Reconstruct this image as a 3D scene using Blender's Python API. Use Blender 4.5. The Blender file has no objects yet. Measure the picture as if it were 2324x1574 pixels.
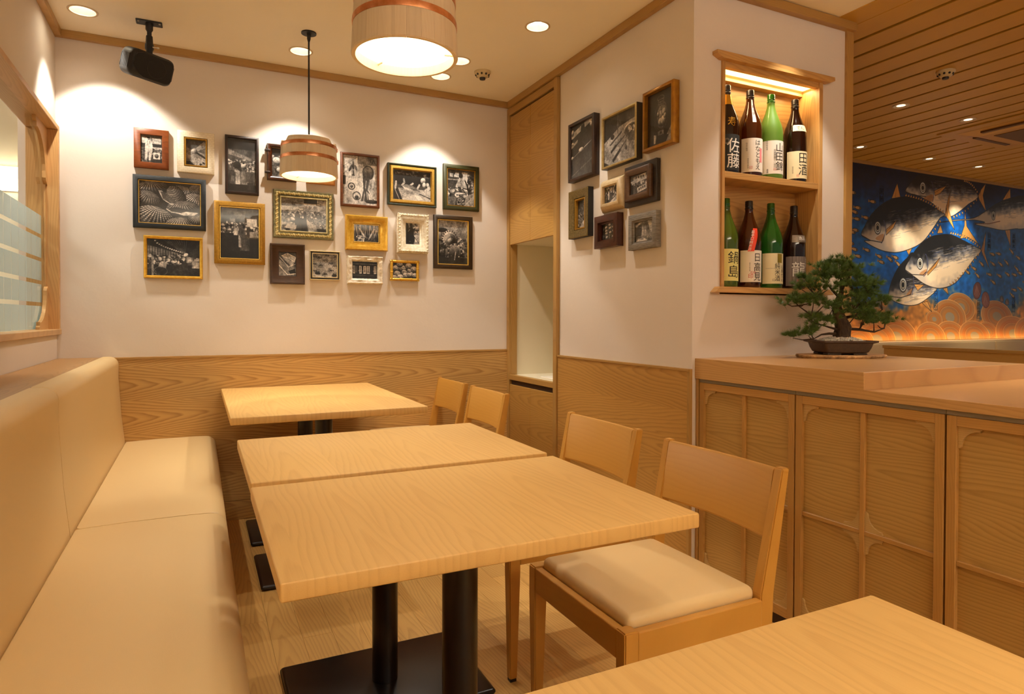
import bpy, bmesh, math, random
import numpy as np
from mathutils import Matrix, Vector
random.seed(7)
S = bpy.context.scene
COL = S.collection
PI = math.pi

# ------------------------------------------------------------------ camera, world, exposure, lights
cam_d = bpy.data.cameras.new('camera')
cam = bpy.data.objects.new('camera', cam_d); COL.objects.link(cam)
YAW, PITCH, ROLL = 0.452673, -0.0130317, 0.00245993
fwd = Vector((math.sin(YAW)*math.cos(PITCH), math.cos(YAW)*math.cos(PITCH), math.sin(PITCH)))
rgt = Vector((math.cos(YAW), -math.sin(YAW), 0)); upv = rgt.cross(fwd)
r2 = rgt*math.cos(ROLL)+upv*math.sin(ROLL); u2 = -rgt*math.sin(ROLL)+upv*math.cos(ROLL)
M = Matrix((r2, u2, -fwd)).transposed().to_4x4(); M.translation = (0, 0, 1.108)
cam.matrix_world = M
cam_d.sensor_width = 36; cam_d.lens = 1463.1/2324*36; cam_d.shift_y = -48.6/2324
cam_d.clip_start = 0.02
S.camera = cam

w = bpy.data.worlds.new('world'); S.world = w; w.use_nodes = True
w.node_tree.nodes['Background'].inputs[0].default_value = (1.0, .90, .78, 1)
w.node_tree.nodes['Background'].inputs[1].default_value = 0.18
S.view_settings.view_transform = 'Standard'; S.view_settings.look = 'None'
S.view_settings.gamma = 1; S.view_settings.use_curve_mapping = False
S.view_settings.exposure = 0.56
S.cycles.use_denoising = True
S.cycles.max_bounces = 8; S.cycles.diffuse_bounces = 5; S.cycles.glossy_bounces = 4
S.cycles.transmission_bounces = 8; S.cycles.transparent_max_bounces = 12
S.cycles.sample_clamp_indirect = 4
S.cycles.caustics_reflective = False; S.cycles.caustics_refractive = False

WARM = (1.0, .92, .80)
def spot(name, loc, power, half, blend=.35, target=None, color=WARM, size=.02):
    l = bpy.data.lights.new(name, 'SPOT'); l.energy = power; l.color = color
    l.spot_size = 2*math.radians(half); l.spot_blend = blend; l.shadow_soft_size = size
    o = bpy.data.objects.new(name, l); COL.objects.link(o); o.location = loc
    t = Vector(target) if target else Vector((loc[0], loc[1], 0))
    o.rotation_euler = (t-Vector(loc)).to_track_quat('-Z', 'Y').to_euler()
    return o
def area(name, loc, power, sx, sy, target, color=WARM, shape='RECTANGLE'):
    l = bpy.data.lights.new(name, 'AREA'); l.energy = power; l.color = color
    l.shape = shape; l.size = sx; l.size_y = sy
    o = bpy.data.objects.new(name, l); COL.objects.link(o); o.location = loc
    o.rotation_euler = (Vector(target)-Vector(loc)).to_track_quat('-Z', 'Y').to_euler()
    return o
CZ = 2.5
# downlights of the dining corner (fixtures follow further down for those in view; the others have none)
DOWN = [(-.47, 3.52), (.488, 3.544), (1.265, 3.554), (1.466, 2.742), (1.282, 3.295)]
spot('downlight_beam', (-.45, 3.50, 2.49), 30, 42, .30, (-.35, 3.76, 1.4))
spot('downlight_beam', (.488, 3.53, 2.49), 27, 45, .25)
spot('downlight_beam', (1.265, 3.54, 2.49), 27, 41, .25)
spot('downlight_beam', (1.43, 2.742, 2.49), 18, 42, .4)
spot('downlight_beam', (1.282, 3.295, 2.49), 8, 44, .6)
spot('downlight_beam', (1.43, 1.25, 2.49), 7, 46, .5)
spot('downlight_beam', (-.45, 2.45, 2.49), 5, 36, .5)
spot('downlight_beam', (-.30, 1.30, 2.49), 6, 36, .5)
spot('downlight_beam', (.62, 2.42, 2.49), 22, 34, .5)
spot('downlight_beam', (-.45, .15, 2.49), 5, 46, .6)
spot('downlight_beam', (.52, .12, 2.49), 13, 40, .6)  # stands in for an unseen pendant over the near table
spot('downlight_beam', (2.33, 1.84, 2.49), 26, 38, .4)
# rest of the dining room behind the camera: unseen downlights added for bounce light
for q in ((.5, -1.2), (1.5, -.6), (.6, -2.3), (2.4, -1.6), (3.6, -.8)):
    spot('downlight_beam', (*q, 2.49), 24, 52, .6)
# light from the two bucket lamps
LAMPS = [(.492, 3.30, 1.795), (.489, 1.65, 1.785)]
for lx, ly, lz in LAMPS:
    spot('lamp_glow', (lx, ly, lz+.010), 9 if ly < 3 else 5, 40, 1.0, size=.05)
area('rear_ceiling_fill', (1.2, -2.2, 2.2), 110, 2.6, .6, (1.2, -2.0, 4))  # unseen uplight added behind the camera to brighten the ceiling
# slatted hall: downlights and wall washers on the fish painting
HALL = [(4.134, 2.695), (4.844, 2.677), (4.84, 3.49), (5.73, 3.479), (6.431, 3.459)]
spot('downlight_beam', (4.134, 2.695, 2.485), 16, 40, .6)
spot('downlight_beam', (4.844, 2.677, 2.485), 12, 40, .6)
spot('mural_beam', (5.3, 3.2, 2.485), 75, 12, .9, (6.0, 3.8, 1.68), (1, .86, .66))
spot('mural_beam', (6.3, 3.2, 2.485), 80, 14, .9, (6.75, 3.8, 2.0), (1, .86, .66))
spot('mural_beam', (6.2, 2.7, 2.485), 60, 28, 1.0, (6.5, 3.8, 1.45), (1, .84, .62))
spot('downlight_beam', (4.84, 3.44, 2.485), 9, 40, .6); spot('downlight_beam', (5.73, 3.43, 2.485), 9, 40, .6); spot('downlight_beam', (6.43, 3.41, 2.485), 9, 40, .6)
spot('downlight_beam', (3.6, .8, 2.485), 110, 55, .8)  # unseen spot without fixture, added for floor bounce onto the slats
spot('downlight_beam', (6.6, .8, 2.485), 30, 50, .8)
area('cove_led', (6.2, 3.765, .896), 3.5, 4.6, .03, (6.2, 3.74, 2), (1, .56, .18))
area('niche_led', (2.285, 2.125, 2.166), 1.0, .56, .04, (2.285, 2.11, 0), (1, .72, .40))
# the brighter kitchen passage behind the left window
area('kitchen_tube', (-1.6, 3.6, 2.40), 30, .5, 2.5, (-1.6, 3.6, 0), (1, .97, .90))

# ------------------------------------------------------------------ colour and node helpers
def lin(h):
    if isinstance(h, str):
        h = h.lstrip('#'); c = [int(h[i:i+2], 16)/255 for i in (0, 2, 4)]
    else: c = h
    return tuple((v/12.92 if v <= .04045 else ((v+.055)/1.055)**2.4) for v in c)
class NT:
    def __init__(s, name):
        s.m = bpy.data.materials.new(name); s.m.use_nodes = True
        s.t = s.m.node_tree; s.n = s.t.nodes; s.b = s.n['Principled BSDF']; s.out = s.n['Material Output']
    def link(s, a, b): s.t.links.new(a, b)
    def node(s, k, **kw):
        n = s.n.new(k)
        for a, v in kw.items(): setattr(n, a, v)
        return n
    def put(s, sock, v):
        if hasattr(v, 'is_output'): s.link(v, sock)
        else: sock.default_value = v
    def math(s, op, a, b=0.0, clamp=False):
        n = s.node('ShaderNodeMath', operation=op); n.use_clamp = clamp
        s.put(n.inputs[0], a); s.put(n.inputs[1], b); return n.outputs[0]
    def xyz(s, x, y, z):
        n = s.node('ShaderNodeCombineXYZ')
        for i, v in enumerate((x, y, z)): s.put(n.inputs[i], v)
        return n.outputs[0]
    def noise(s, vec, scale=1.0, detail=2.0, rough=.5):
        n = s.node('ShaderNodeTexNoise'); n.inputs['Scale'].default_value = scale
        n.inputs['Detail'].default_value = detail; n.inputs['Roughness'].default_value = rough
        if vec is not None: s.link(vec, n.inputs['Vector'])
        return n.outputs['Fac']
    def obj(s):
        return s.node('ShaderNodeTexCoord').outputs['Object']
    def mix(s, f, a, b):
        n = s.node('ShaderNodeMix', data_type='RGBA'); n.clamp_factor = True
        s.put(n.inputs[0], f)
        for i, v in ((6, a), (7, b)):
            if hasattr(v, 'is_output'): s.link(v, n.inputs[i])
            else: n.inputs[i].default_value = (*v[:3], 1)
        return n.outputs[2]
    def bump(s, h, strength=.2, dist=.01):
        n = s.node('ShaderNodeBump'); n.inputs['Strength'].default_value = strength
        n.inputs['Distance'].default_value = dist; s.link(h, n.inputs['Height'])
        s.link(n.outputs[0], s.b.inputs['Normal'])
    def set(s, **kw):
        for k, v in kw.items():
            k = k.replace('_', ' ')
            if isinstance(v, tuple) and len(v) == 3: v = (*v, 1)
            s.b.inputs[k].default_value = v
        return s
def plain(name, col, rough=.5, metal=0.0, **kw):
    t = NT(name); t.set(Base_Color=lin(col), Roughness=rough, Metallic=metal, **kw); return t.m
def speckled(name, c1, c2, scale, rough=.6, bump=.15, metal=0.0, stretch=(1, 1, 1), dist=.002, lo=.35, hi=.65):
    t = NT(name); t.set(Roughness=rough, Metallic=metal)
    mp = t.node('ShaderNodeMapping'); mp.inputs['Scale'].default_value = stretch; t.link(t.obj(), mp.inputs['Vector'])
    f = t.noise(mp.outputs[0], scale, 4, .6)
    mr = t.node('ShaderNodeMapRange'); mr.inputs[1].default_value = lo; mr.inputs[2].default_value = hi
    t.link(f, mr.inputs[0])
    t.link(t.mix(mr.outputs[0], lin(c1), lin(c2)), t.b.inputs['Base Color'])
    if bump: t.bump(f, bump, dist)
    return t.m
def emit(name, col, strength):
    t = NT(name); t.set(Base_Color=lin(col), Emission_Color=lin(col), Emission_Strength=strength); return t.m
def wood(name, light, dark, along='y', across='x', fc=70.0, slope=11.0, leaf=.17, slip=False, contrast=.75,
         rough=.38, vary=.12, warp=5.0, rnd_obj=0.0, coat=0.0, fibre=.25, d0=.018, bump=.08):
    """plain-sawn timber: cone shaped growth rings cut by each leaf give cathedral arches and straight side grain"""
    t = NT(name); sep = t.node('ShaderNodeSeparateXYZ'); t.link(t.obj(), sep.inputs[0])
    ax = {'x': 0, 'y': 1, 'z': 2}; A = sep.outputs[ax[along]]; C = sep.outputs[ax[across]]
    third = [k for k in 'xyz' if k not in (along, across)][0]; D = sep.outputs[ax[third]]
    if rnd_obj:
        r = t.node('ShaderNodeObjectInfo').outputs['Random']
        A = t.math('ADD', A, t.math('MULTIPLY', r, 13.7)); C = t.math('ADD', C, t.math('MULTIPLY', r, rnd_obj))
    q = t.math('DIVIDE', t.math('ADD', C, 5.0), leaf); idx = t.math('FLOOR', q)
    wn = t.node('ShaderNodeTexWhiteNoise', noise_dimensions='1D'); t.link(idx, wn.inputs['W']); rv = wn.outputs['Value']
    c0 = t.math('MULTIPLY', t.math('SUBTRACT', t.math('FRACT', q), .5), leaf)
    if slip: c1 = c0; A1 = A
    else:
        c1 = t.math('ADD', c0, t.math('MULTIPLY', t.math('SUBTRACT', rv, .5), leaf*1.0))
        A1 = t.math('ADD', A, t.math('MULTIPLY', rv, 9.1))
    n1 = t.noise(t.xyz(t.math('MULTIPLY', A1, 1.6), t.math('MULTIPLY', c1, 7.0), t.math('MULTIPLY', D, 2.0)), 1.0, 2)
    c2 = t.math('ADD', c1, t.math('MULTIPLY', t.math('SUBTRACT', n1, .5), .09))
    rr = t.math('SQRT', t.math('ADD', t.math('MULTIPLY', c2, c2), d0*d0))
    n2 = t.noise(t.xyz(t.math('MULTIPLY', A1, 5.0), t.math('MULTIPLY', c1, 60.0), 0.0), 1.0, 2)
    n3 = t.noise(t.xyz(t.math('MULTIPLY', A1, .9), t.math('MULTIPLY', c1, 3.0), 3.3), 1.0, 1)
    v = t.math('ADD', t.math('MULTIPLY', rr, fc), t.math('MULTIPLY', A1, slope))
    v = t.math('ADD', v, t.math('ADD', t.math('MULTIPLY', n2, .55), t.math('MULTIPLY', n3, warp)))
    f = t.math('FRACT', v)
    # soft saw: slow rise into the dark latewood line, quick fall
    up = t.math('POWER', f, 2.2); dn = t.math('MULTIPLY', t.math('SUBTRACT', 1.0, f), 6.0, True)
    ring = t.math('MULTIPLY', up, dn)
    fib = t.noise(t.xyz(t.math('MULTIPLY', A1, 14.0), t.math('MULTIPLY', C, 620.0), t.math('MULTIPLY', D, 620.0)), 1.0, 2)
    k = t.math('ADD', t.math('MULTIPLY', ring, contrast*1.25), t.math('MULTIPLY', t.math('SUBTRACT', fib, .5), fibre*1.6))
    k = t.math('ADD', k, t.math('MULTIPLY', t.math('SUBTRACT', n1, .5), .35), True)
    tone = (1, 1, 1) if 'lamp' in name else (.98, 1.08, 1.0) if 'chair' in name else (.985, 1.065, 1.05)
    col = t.mix(k, tuple(a*b for a, b in zip(lin(light), tone)), tuple(a*b for a, b in zip(lin(dark), tone)))
    br = t.math('ADD', t.math('MULTIPLY', rv, vary), 1-vary/2)
    if rnd_obj:
        r2_ = t.node('ShaderNodeObjectInfo').outputs['Random']
        br = t.math('ADD', br, t.math('MULTIPLY', t.math('SUBTRACT', r2_, .5), vary*1.4))
    vm = t.node('ShaderNodeVectorMath', operation='SCALE'); t.link(col, vm.inputs[0]); t.link(br, vm.inputs['Scale'])
    t.link(vm.outputs[0], t.b.inputs['Base Color'])
    t.set(Roughness=rough, Coat_Weight=coat, Coat_Roughness=.25)
    if bump: t.bump(k, bump, .0015)
    return t.m

# ------------------------------------------------------------------ mesh helpers
def box(bm, x0, x1, y0, y1, z0, z1, bev=0.0, seg=2):
    m = Matrix.LocRotScale(((x0+x1)/2, (y0+y1)/2, (z0+z1)/2), None, (abs(x1-x0), abs(y1-y0), abs(z1-z0)))
    r = bmesh.ops.create_cube(bm, size=1, matrix=m)
    if bev:
        ed = list({e for v in r['verts'] for e in v.link_edges})
        bmesh.ops.bevel(bm, geom=ed, offset=bev, segments=seg, affect='EDGES', profile=.5)
    return r
def B(*a, bev=0.0, seg=2):
    bm = bmesh.new(); box(bm, *a, bev=bev, seg=seg); return bm
def lathe(bm, prof, n=32, cx=0, cy=0, cz=0, a0=0, a1=2*PI, close=True):
    full = abs(a1-a0-2*PI) < 1e-6; cols = n if full else n+1; rows = []
    for r, z in prof:
        rows.append([bm.verts.new((cx+r*math.cos(a0+(a1-a0)*i/n), cy+r*math.sin(a0+(a1-a0)*i/n), cz+z)) for i in range(cols)])
    for a, b in zip(rows, rows[1:]):
        for i in range(n):
            j = (i+1) % cols
            bm.faces.new((a[i], a[j], b[j], b[i]))
    if close and full:
        if prof[0][0] > 1e-6: bm.faces.new(list(reversed(rows[0])))
        if prof[-1][0] > 1e-6: bm.faces.new(rows[-1])
    return rows
def tube(bm, pts, radii, n=8, cap=True):
    pts = [Vector(p) for p in pts]
    if not hasattr(radii, '__len__'): radii = [radii]*len(pts)
    rows = []; prev = None
    for i, p in enumerate(pts):
        d = (pts[min(i+1, len(pts)-1)]-pts[max(i-1, 0)]).normalized()
        if prev is None: a = d.orthogonal().normalized()
        else: a = (prev-d*prev.dot(d)).normalized()
        prev = a; b = d.cross(a)
        rows.append([bm.verts.new(p+(a*math.cos(2*PI*k/n)+b*math.sin(2*PI*k/n))*radii[i]) for k in range(n)])
    for r0, r1 in zip(rows, rows[1:]):
        for k in range(n): bm.faces.new((r0[k], r0[(k+1) % n], r1[(k+1) % n], r1[k]))
    if cap:
        bm.faces.new(list(reversed(rows[0]))); bm.faces.new(rows[-1])
def prism(bm, pts, plane, d0, d1):
    """polygon in a plane ('xz','yz','xy') pushed from d0 to d1 along the third axis"""
    def P(u, v, d): return {'xz': (u, d, v), 'yz': (d, u, v), 'xy': (u, v, d)}[plane]
    a = [bm.verts.new(P(u, v, d0)) for u, v in pts]; b = [bm.verts.new(P(u, v, d1)) for u, v in pts]
    n = len(pts)
    bm.faces.new(a); bm.faces.new(list(reversed(b)))
    for i in range(n): bm.faces.new((a[i], b[i], b[(i+1) % n], a[(i+1) % n]))
def obj(name, bm, mat, parent=None, smooth=False, loc=None, ang=35):
    if isinstance(bm, bmesh.types.BMesh):
        bmesh.ops.recalc_face_normals(bm, faces=bm.faces)
        me = bpy.data.meshes.new(name); bm.to_mesh(me); bm.free()
    else: me = bm
    if mat is not None: me.materials.clear(); me.materials.append(mat)
    if smooth:
        me.polygons.foreach_set('use_smooth', [True]*len(me.polygons)); me.set_sharp_from_angle(angle=math.radians(ang))
    o = bpy.data.objects.new(name, me); COL.objects.link(o)
    if parent is not None: o.parent = parent
    if loc is not None: o.location = loc
    return o
def empty(name, loc=(0, 0, 0), rz=0.0):
    o = bpy.data.objects.new(name, None); o.empty_display_size = .05; COL.objects.link(o)
    o.location = loc; o.rotation_euler = (0, 0, rz); return o
def tag(o, label, cat=None, group=None, kind=None):
    if label: o['label'] = label
    if cat: o['category'] = cat
    if group: o['group'] = group
    if kind: o['kind'] = kind
    return o
def thing(name, label, cat, loc=(0, 0, 0), rz=0.0, group=None):
    return tag(empty(name, loc, rz), label, cat, group)
def struct(name, bm, mat, parent=None, **kw):
    o = obj(name, bm, mat, parent, **kw)
    if parent is None: o['kind'] = 'structure'
    return o
def dup(root, loc=None, label=None, rz=None):
    c = root.copy(); COL.objects.link(c)
    if loc is not None: c.location = loc
    if rz is not None: c.rotation_euler = (0, 0, rz)
    if label: c['label'] = label
    def kids(src, dst):
        for ch in [o for o in src.children]:
            k = ch.copy(); COL.objects.link(k); k.parent = dst
            kids(ch, k)
    kids(root, c); return c
_tcache = {}
def text_pts(s, size=1.0, vertical=False, pitch=1.08):
    """filled lettering as (verts2d, faces); vertical stacks the characters"""
    V, Fc = [], []
    chars = list(s) if vertical else [s]
    for i, ch in enumerate(chars):
        if ch not in _tcache:
            c = bpy.data.curves.new('lettering', 'FONT'); c.body = ch; c.resolution_u = 2
            o = bpy.data.objects.new('lettering', c); COL.objects.link(o)
            dg = bpy.context.evaluated_depsgraph_get(); me = o.evaluated_get(dg).to_mesh()
            vv = [(v.co.x, v.co.y) for v in me.vertices]; ff = [tuple(p.vertices) for p in me.polygons]
            o.evaluated_get(dg).to_mesh_clear(); bpy.data.objects.remove(o); bpy.data.curves.remove(c)
            if vv:
                xs = [v[0] for v in vv]; ys = [v[1] for v in vv]
                mx, my = (min(xs)+max(xs))/2, (min(ys)+max(ys))/2
                h = 1/.92 if len(ch) == 1 else 1/max(.6, max(ys)-min(ys))
                vv = [((x-mx)*h, (y-my)*h) for x, y in vv]
            _tcache[ch] = (vv, ff)
        vv, ff = _tcache[ch]; b = len(V)
        V += [(x*size, y*size-i*pitch*size) for x, y in vv]; Fc += [tuple(b+k for k in f) for f in ff]
    if vertical and V:
        off = (len(chars)-1)*pitch*size/2; V = [(x, y+off) for x, y in V]
    return V, Fc
def flat_text(name, s, size, mat, parent, x, y, z, vertical=False, pitch=1.08, bold=1.0):
    V, Fc = text_pts(s, size, vertical, pitch); me = bpy.data.meshes.new(name)
    me.from_pydata([(x+a*bold, y, z+b) for a, b in V], [], Fc)
    return obj(name, me, mat, parent)

# ------------------------------------------------------------------ materials
def plaster(name, c1, c2):
    t = NT(name); t.set(Roughness=.9)
    f = t.noise(t.obj(), 3.2, 5, .62); g = t.noise(t.obj(), 40, 4, .6)
    t.link(t.mix(f, lin(c1), lin(c2)), t.b.inputs['Base Color'])
    t.bump(t.math('ADD', t.math('MULTIPLY', f, 1.2), t.math('MULTIPLY', g, .3)), .22, .008)
    return t.m
m_wall = plaster('wall_plaster', '#d9cec3', '#e1d7cc')
m_ceil = plaster('ceiling_plaster', '#f3ead8', '#f7efdf')
LW, DW = '#c99a5c', '#94642e'
m_wains_x = wood('ash_panel_back', LW, DW, 'x', 'z', fc=72, slope=8, leaf=.172, slip=True, contrast=.85)
m_wains_y = wood('ash_panel_right', '#bd8a48', '#875826', 'y', 'z', fc=70, slope=8, leaf=.22, contrast=.55)
m_trim_x = wood('ash_trim_x', '#ae8146', '#875b29', 'x', 'z', fc=120, slope=3, leaf=.3, contrast=.35)
m_trim_y = wood('ash_trim_y', '#ae8146', '#875b29', 'y', 'z', fc=120, slope=3, leaf=.3, contrast=.35)
m_trim_z = wood('ash_trim_z', '#b08348', '#885c2b', 'z', 'x', fc=120, slope=3, leaf=.3, contrast=.4)
m_jamb = wood('window_jamb_ash', '#cc9a63', '#a4713f', 'z', 'x', fc=110, slope=5, leaf=.2, contrast=.5)
m_head = wood('window_head_ash', '#c99a66', '#a67545', 'y', 'x', fc=110, slope=5, leaf=.2, contrast=.45)
m_table = wood('table_ash', '#dcab66', '#bb8547', 'y', 'x', fc=66, slope=4, leaf=.16, warp=2.5, contrast=.36, rough=.46, vary=.08, rnd_obj=3.0, coat=0)
m_chair = wood('chair_beech', '#c4883c', '#b3762e', 'z', 'y', fc=60, slope=3, leaf=.4, contrast=.25, rough=.42, vary=.02, coat=0, fibre=.1)
m_chair_h = wood('chair_beech_rail', '#c4883c', '#b3762e', 'y', 'z', fc=60, slope=3, leaf=.4, contrast=.25, rough=.42, vary=.02, coat=0, fibre=.1)
m_door = wood('cabinet_door_ash', '#b88c4e', '#8a622f', 'y', 'z', fc=90, slope=4, leaf=.26, warp=3.0, contrast=.6, vary=.06)
m_dframe = wood('cabinet_frame_ash', '#b58245', '#8d5f2c', 'z', 'y', fc=130, slope=3, leaf=.3, contrast=.35)
m_dframe_h = wood('cabinet_rail_ash', '#b58245', '#8d5f2c', 'y', 'z', fc=130, slope=3, leaf=.3, contrast=.35)
m_corner = wood('corner_bracket_ash', '#bd955c', '#9c7642', 'y', 'z', fc=150, slope=9, leaf=.3, contrast=.5)
m_counter = wood('counter_ash', '#c4905a', '#a06c3c', 'x', 'y', fc=110, slope=4, leaf=.35, contrast=.5, rough=.3, coat=.2)
m_counter_y = wood('counter_ash_front', '#c4935a', '#9d6e3d', 'y', 'z', fc=110, slope=4, leaf=.35, contrast=.5, rough=.32)
m_shelf = wood('ledge_ash', '#b0804c', '#8a5c2f', 'y', 'x', fc=100, slope=5, leaf=.2, contrast=.5)
m_floor = wood('floor_plank_oak', '#cf9f5c', '#a06d34', 'y', 'x', fc=80, slope=6, leaf=.4, warp=3.0, contrast=.5, rough=.36, vary=.16, rnd_obj=2.0)
m_slat = wood('ceiling_slat_cedar', '#bd8c34', '#a3721f', 'y', 'x', fc=130, slope=3, leaf=.4, contrast=.35, rough=.45, vary=.05, rnd_obj=3.0)
m_tall = wood('tall_cabinet_veneer', '#b98846', '#8d5f26', 'y', 'z', fc=70, slope=8, leaf=.19, slip=True, contrast=.55)
m_niche = wood('niche_ash_x', '#c9965a', '#9c6a38', 'x', 'z', fc=60, slope=7, leaf=.2, contrast=.6)
m_niche_z = wood('niche_ash_z', '#c9965a', '#9c6a38', 'z', 'y', fc=90, slope=4, leaf=.2, contrast=.6)
m_lampwood = wood('lamp_cypress', '#e8d6ba', '#cfb48e', 'z', 'x', fc=160, slope=1.2, leaf=.06, contrast=.22, rough=.5, vary=.1, rnd_obj=2.0)
m_partition = wood('partition_ash', '#b98848', '#8f6430', 'y', 'z', fc=110, slope=4, leaf=.3, contrast=.4)
m_gap = plain('shadow_gap', '#3a2410', .8)
m_channel = plain('finger_channel', '#8d8069', .5, .2)
def leather(name, c):
    t = NT(name); t.set(Base_Color=lin(c), Roughness=.42)
    v = t.node('ShaderNodeTexVoronoi'); v.inputs['Scale'].default_value = 420; t.link(t.obj(), v.inputs['Vector'])
    f = t.noise(t.obj(), 4.5, 2); t.bump(t.math('ADD', t.math('MULTIPLY', v.outputs['Distance'], .05), f), .16, .012)
    return t.m
m_leather = leather('cream_leather', '#dfc28c')
m_seam = plain('seam_thread', '#8f7a4c', .8)
m_black = plain('black_powder_coat', '#17110f', .28)
m_blackp = speckled('black_plastic', '#121010', '#1a1715', 160, .55, .2)
m_grille = speckled('speaker_grille', '#050404', '#100d0b', 900, .7, .3)
m_copper = speckled('copper_hoop', '#e6a67c', '#c98656', 30, .3, .1, 1.0)
m_diff = emit('lamp_diffuser', '#ffe6bd', 4.0)
m_bulb = emit('downlight_lens', '#fff0d2', 45.0)
m_bulb_d = emit('hall_downlight_lens', '#ffdcae', 2.2)
m_refl = plain('spun_reflector', '#d9d2c6', .3, .9)
m_ring = plain('white_ring', '#cbb698', .4)
m_cream = plain('cream_melamine', '#e6dcc2', .4)
m_white = plain('white_plastic', '#efe9dc', .35)
m_ltwall = plain('kitchen_wall_cream', '#efe2c4', .7)
m_tube = emit('kitchen_tube_light', '#fff6df', 9.0)
m_led = emit('niche_led_panel', '#ffd98a', 2.6)
m_cove = emit('cove_led_tape', '#ffb860', 2.2)
def thin_glass(name, tint=(1, 1, 1)):
    t = NT(name); n = t.n; n.remove(t.b)
    tr = t.node('ShaderNodeBsdfTransparent'); tr.inputs[0].default_value = (*tint, 1)
    g = t.node('ShaderNodeBsdfGlossy'); g.inputs['Roughness'].default_value = .02
    lw = t.node('ShaderNodeLayerWeight'); lw.inputs[0].default_value = .5
    f = t.math('ADD', t.math('MULTIPLY', t.math('POWER', lw.outputs['Facing'], 5.0), .8), .035)
    mx = t.node('ShaderNodeMixShader'); t.link(f, mx.inputs[0]); t.link(tr.outputs[0], mx.inputs[1]); t.link(g.outputs[0], mx.inputs[2])
    t.link(mx.outputs[0], t.out.inputs[0]); return t.m
def sheet(pts):
    bm = bmesh.new(); bm.faces.new([bm.verts.new(p) for p in pts]); return bm
m_glass = thin_glass('window_glass', (.93, .96, .92))
m_pane = thin_glass('picture_glass', (.99, .99, .99))
def film():
    t = NT('frosted_film'); t.set(Base_Color=lin('#cfdfe2'), Roughness=.5)
    tl = t.node('ShaderNodeBsdfTranslucent'); tl.inputs[0].default_value = (*lin('#e2f0f4'), 1)
    mx = t.node('ShaderNodeMixShader'); mx.inputs[0].default_value = .5
    t.link(t.b.outputs[0], mx.inputs[1]); t.link(tl.outputs[0], mx.inputs[2]); t.link(mx.outputs[0], t.out.inputs[0]); return t.m
m_film = film()
def bottle_mat(name, c, rough, trans):
    t = NT(name); t.set(Base_Color=lin(c), Roughness=rough, Transmission_Weight=trans, IOR=1.3, Coat_Weight=.6, Coat_Roughness=.06); return t.m
m_brown = bottle_mat('brown_bottle_glass', '#4a1f08', .06, .35)
m_dark = bottle_mat('dark_bottle_glass', '#200b05', .06, .2)
m_green = bottle_mat('green_bottle_glass', '#2f7a22', .06, .6)
m_frost = bottle_mat('frosted_green_glass', '#6c9632', .5, .3)
m_olive = bottle_mat('olive_bottle_glass', '#5f7a24', .08, .5)
m_ink = plain('black_ink', '#15110d', .7)
m_inkgrey = plain('grey_ink', '#7a7064', .7)
m_red = plain('red_seal_ink', '#c9453a', .6)
m_pink = plain('pink_flower_ink', '#ef8f93', .6)
m_paper = plain('white_label_paper', '#f1e9dc', .6)
m_paperc = plain('cream_label_paper', '#ecdfb4', .6)
m_papery = plain('yellow_label_paper', '#e6dd8c', .6)
m_paperk = plain('black_label_paper', '#17160f', .6)
m_paperr = plain('red_sash_paper', '#e5401c', .5)
m_gold = plain('gold_foil', '#d9ad45', .25, 1.0)
m_silver = plain('silver_ink', '#d9d2c4', .4)
def striped():
    t = NT('grey_striped_label'); s_ = t.node('ShaderNodeSeparateXYZ'); t.link(t.obj(), s_.inputs[0])
    f = t.math('FRACT', t.math('MULTIPLY', s_.outputs[0], 90.0)); g = t.math('LESS_THAN', f, .18)
    t.link(t.mix(g, lin('#7c6f66'), lin('#5a4c44')), t.b.inputs['Base Color']); t.set(Roughness=.6); return t.m
m_greystripe = striped()
m_capblack = plain('black_cap', '#1a1210', .35)
m_pot = speckled('unglazed_clay', '#3b2b20', '#4a3729', 90, .55, .25)
m_bark = speckled('pine_bark', '#2a1c12', '#54402c', 55, .9, .9, 0, (1, 1, .4), .01)
m_twig = plain('pine_twig', '#3a2817', .85)
def needle():
    t = NT('pine_needle'); r = t.noise(t.obj(), 22, 2)
    t.link(t.mix(r, lin('#27400f'), lin('#5c7a2a')), t.b.inputs['Base Color']); t.set(Roughness=.5); return t.m
m_needle = needle()
m_pebble = speckled('white_gravel', '#b9b2a6', '#e4ded2', 60, .6, .1)
m_slab = speckled('live_edge_slab', '#e0b781', '#b98450', 12, .5, .2, 0, (.6, 2.2, 3))
m_slabbark = speckled('slab_bark_edge', '#caa06a', '#4e321a', 26, .85, .7, 0, (1, 1, .6), .01)
m_fbark = plain('detector_body', '#c7b48c', .4)
m_fdark = plain('detector_dark', '#221a12', .5)
m_cass = plain('cassette_cover', '#b98a3f', .45)
m_cassd = plain('cassette_louvre_dark', '#5b3a14', .6)

# ------------------------------------------------------------------ room shell
XL, XR, YB, YP, XP, YM = -.624, 1.832, 3.814, 2.067, 2.752, 3.80
GR = dict(x0=.10, pitch=.10)
fl = struct('floor', B(-2.6, 9.0, -3.2, 5.9, -.12, -.012), plain('floor_bed', '#7d5327', .7))
ends = {}
for i in range(19):
    x = .02+i*.10
    y = .25+((i*7) % 5)*.19
    while y < YB-.02:
        L = .93; y1 = min(y+L, YB-.005)
        if y1-y > .04:
            struct('plank', B(x+.0002, x+.0998, y+.0002, y1-.0002, -.012, 0, bev=.0006, seg=1), m_floor, fl)
        y += L
struct('floor_edge', B(XL, .02, -3.0, YB, -.012, 0), m_floor, fl)
struct('floor_front', B(.02, XR+.1, -3.0, .25, -.012, 0), m_floor, fl)
struct('floor_hall', B(XR+.1, 8.9, -3.0, YM, -.012, 0), m_floor, fl)

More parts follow.
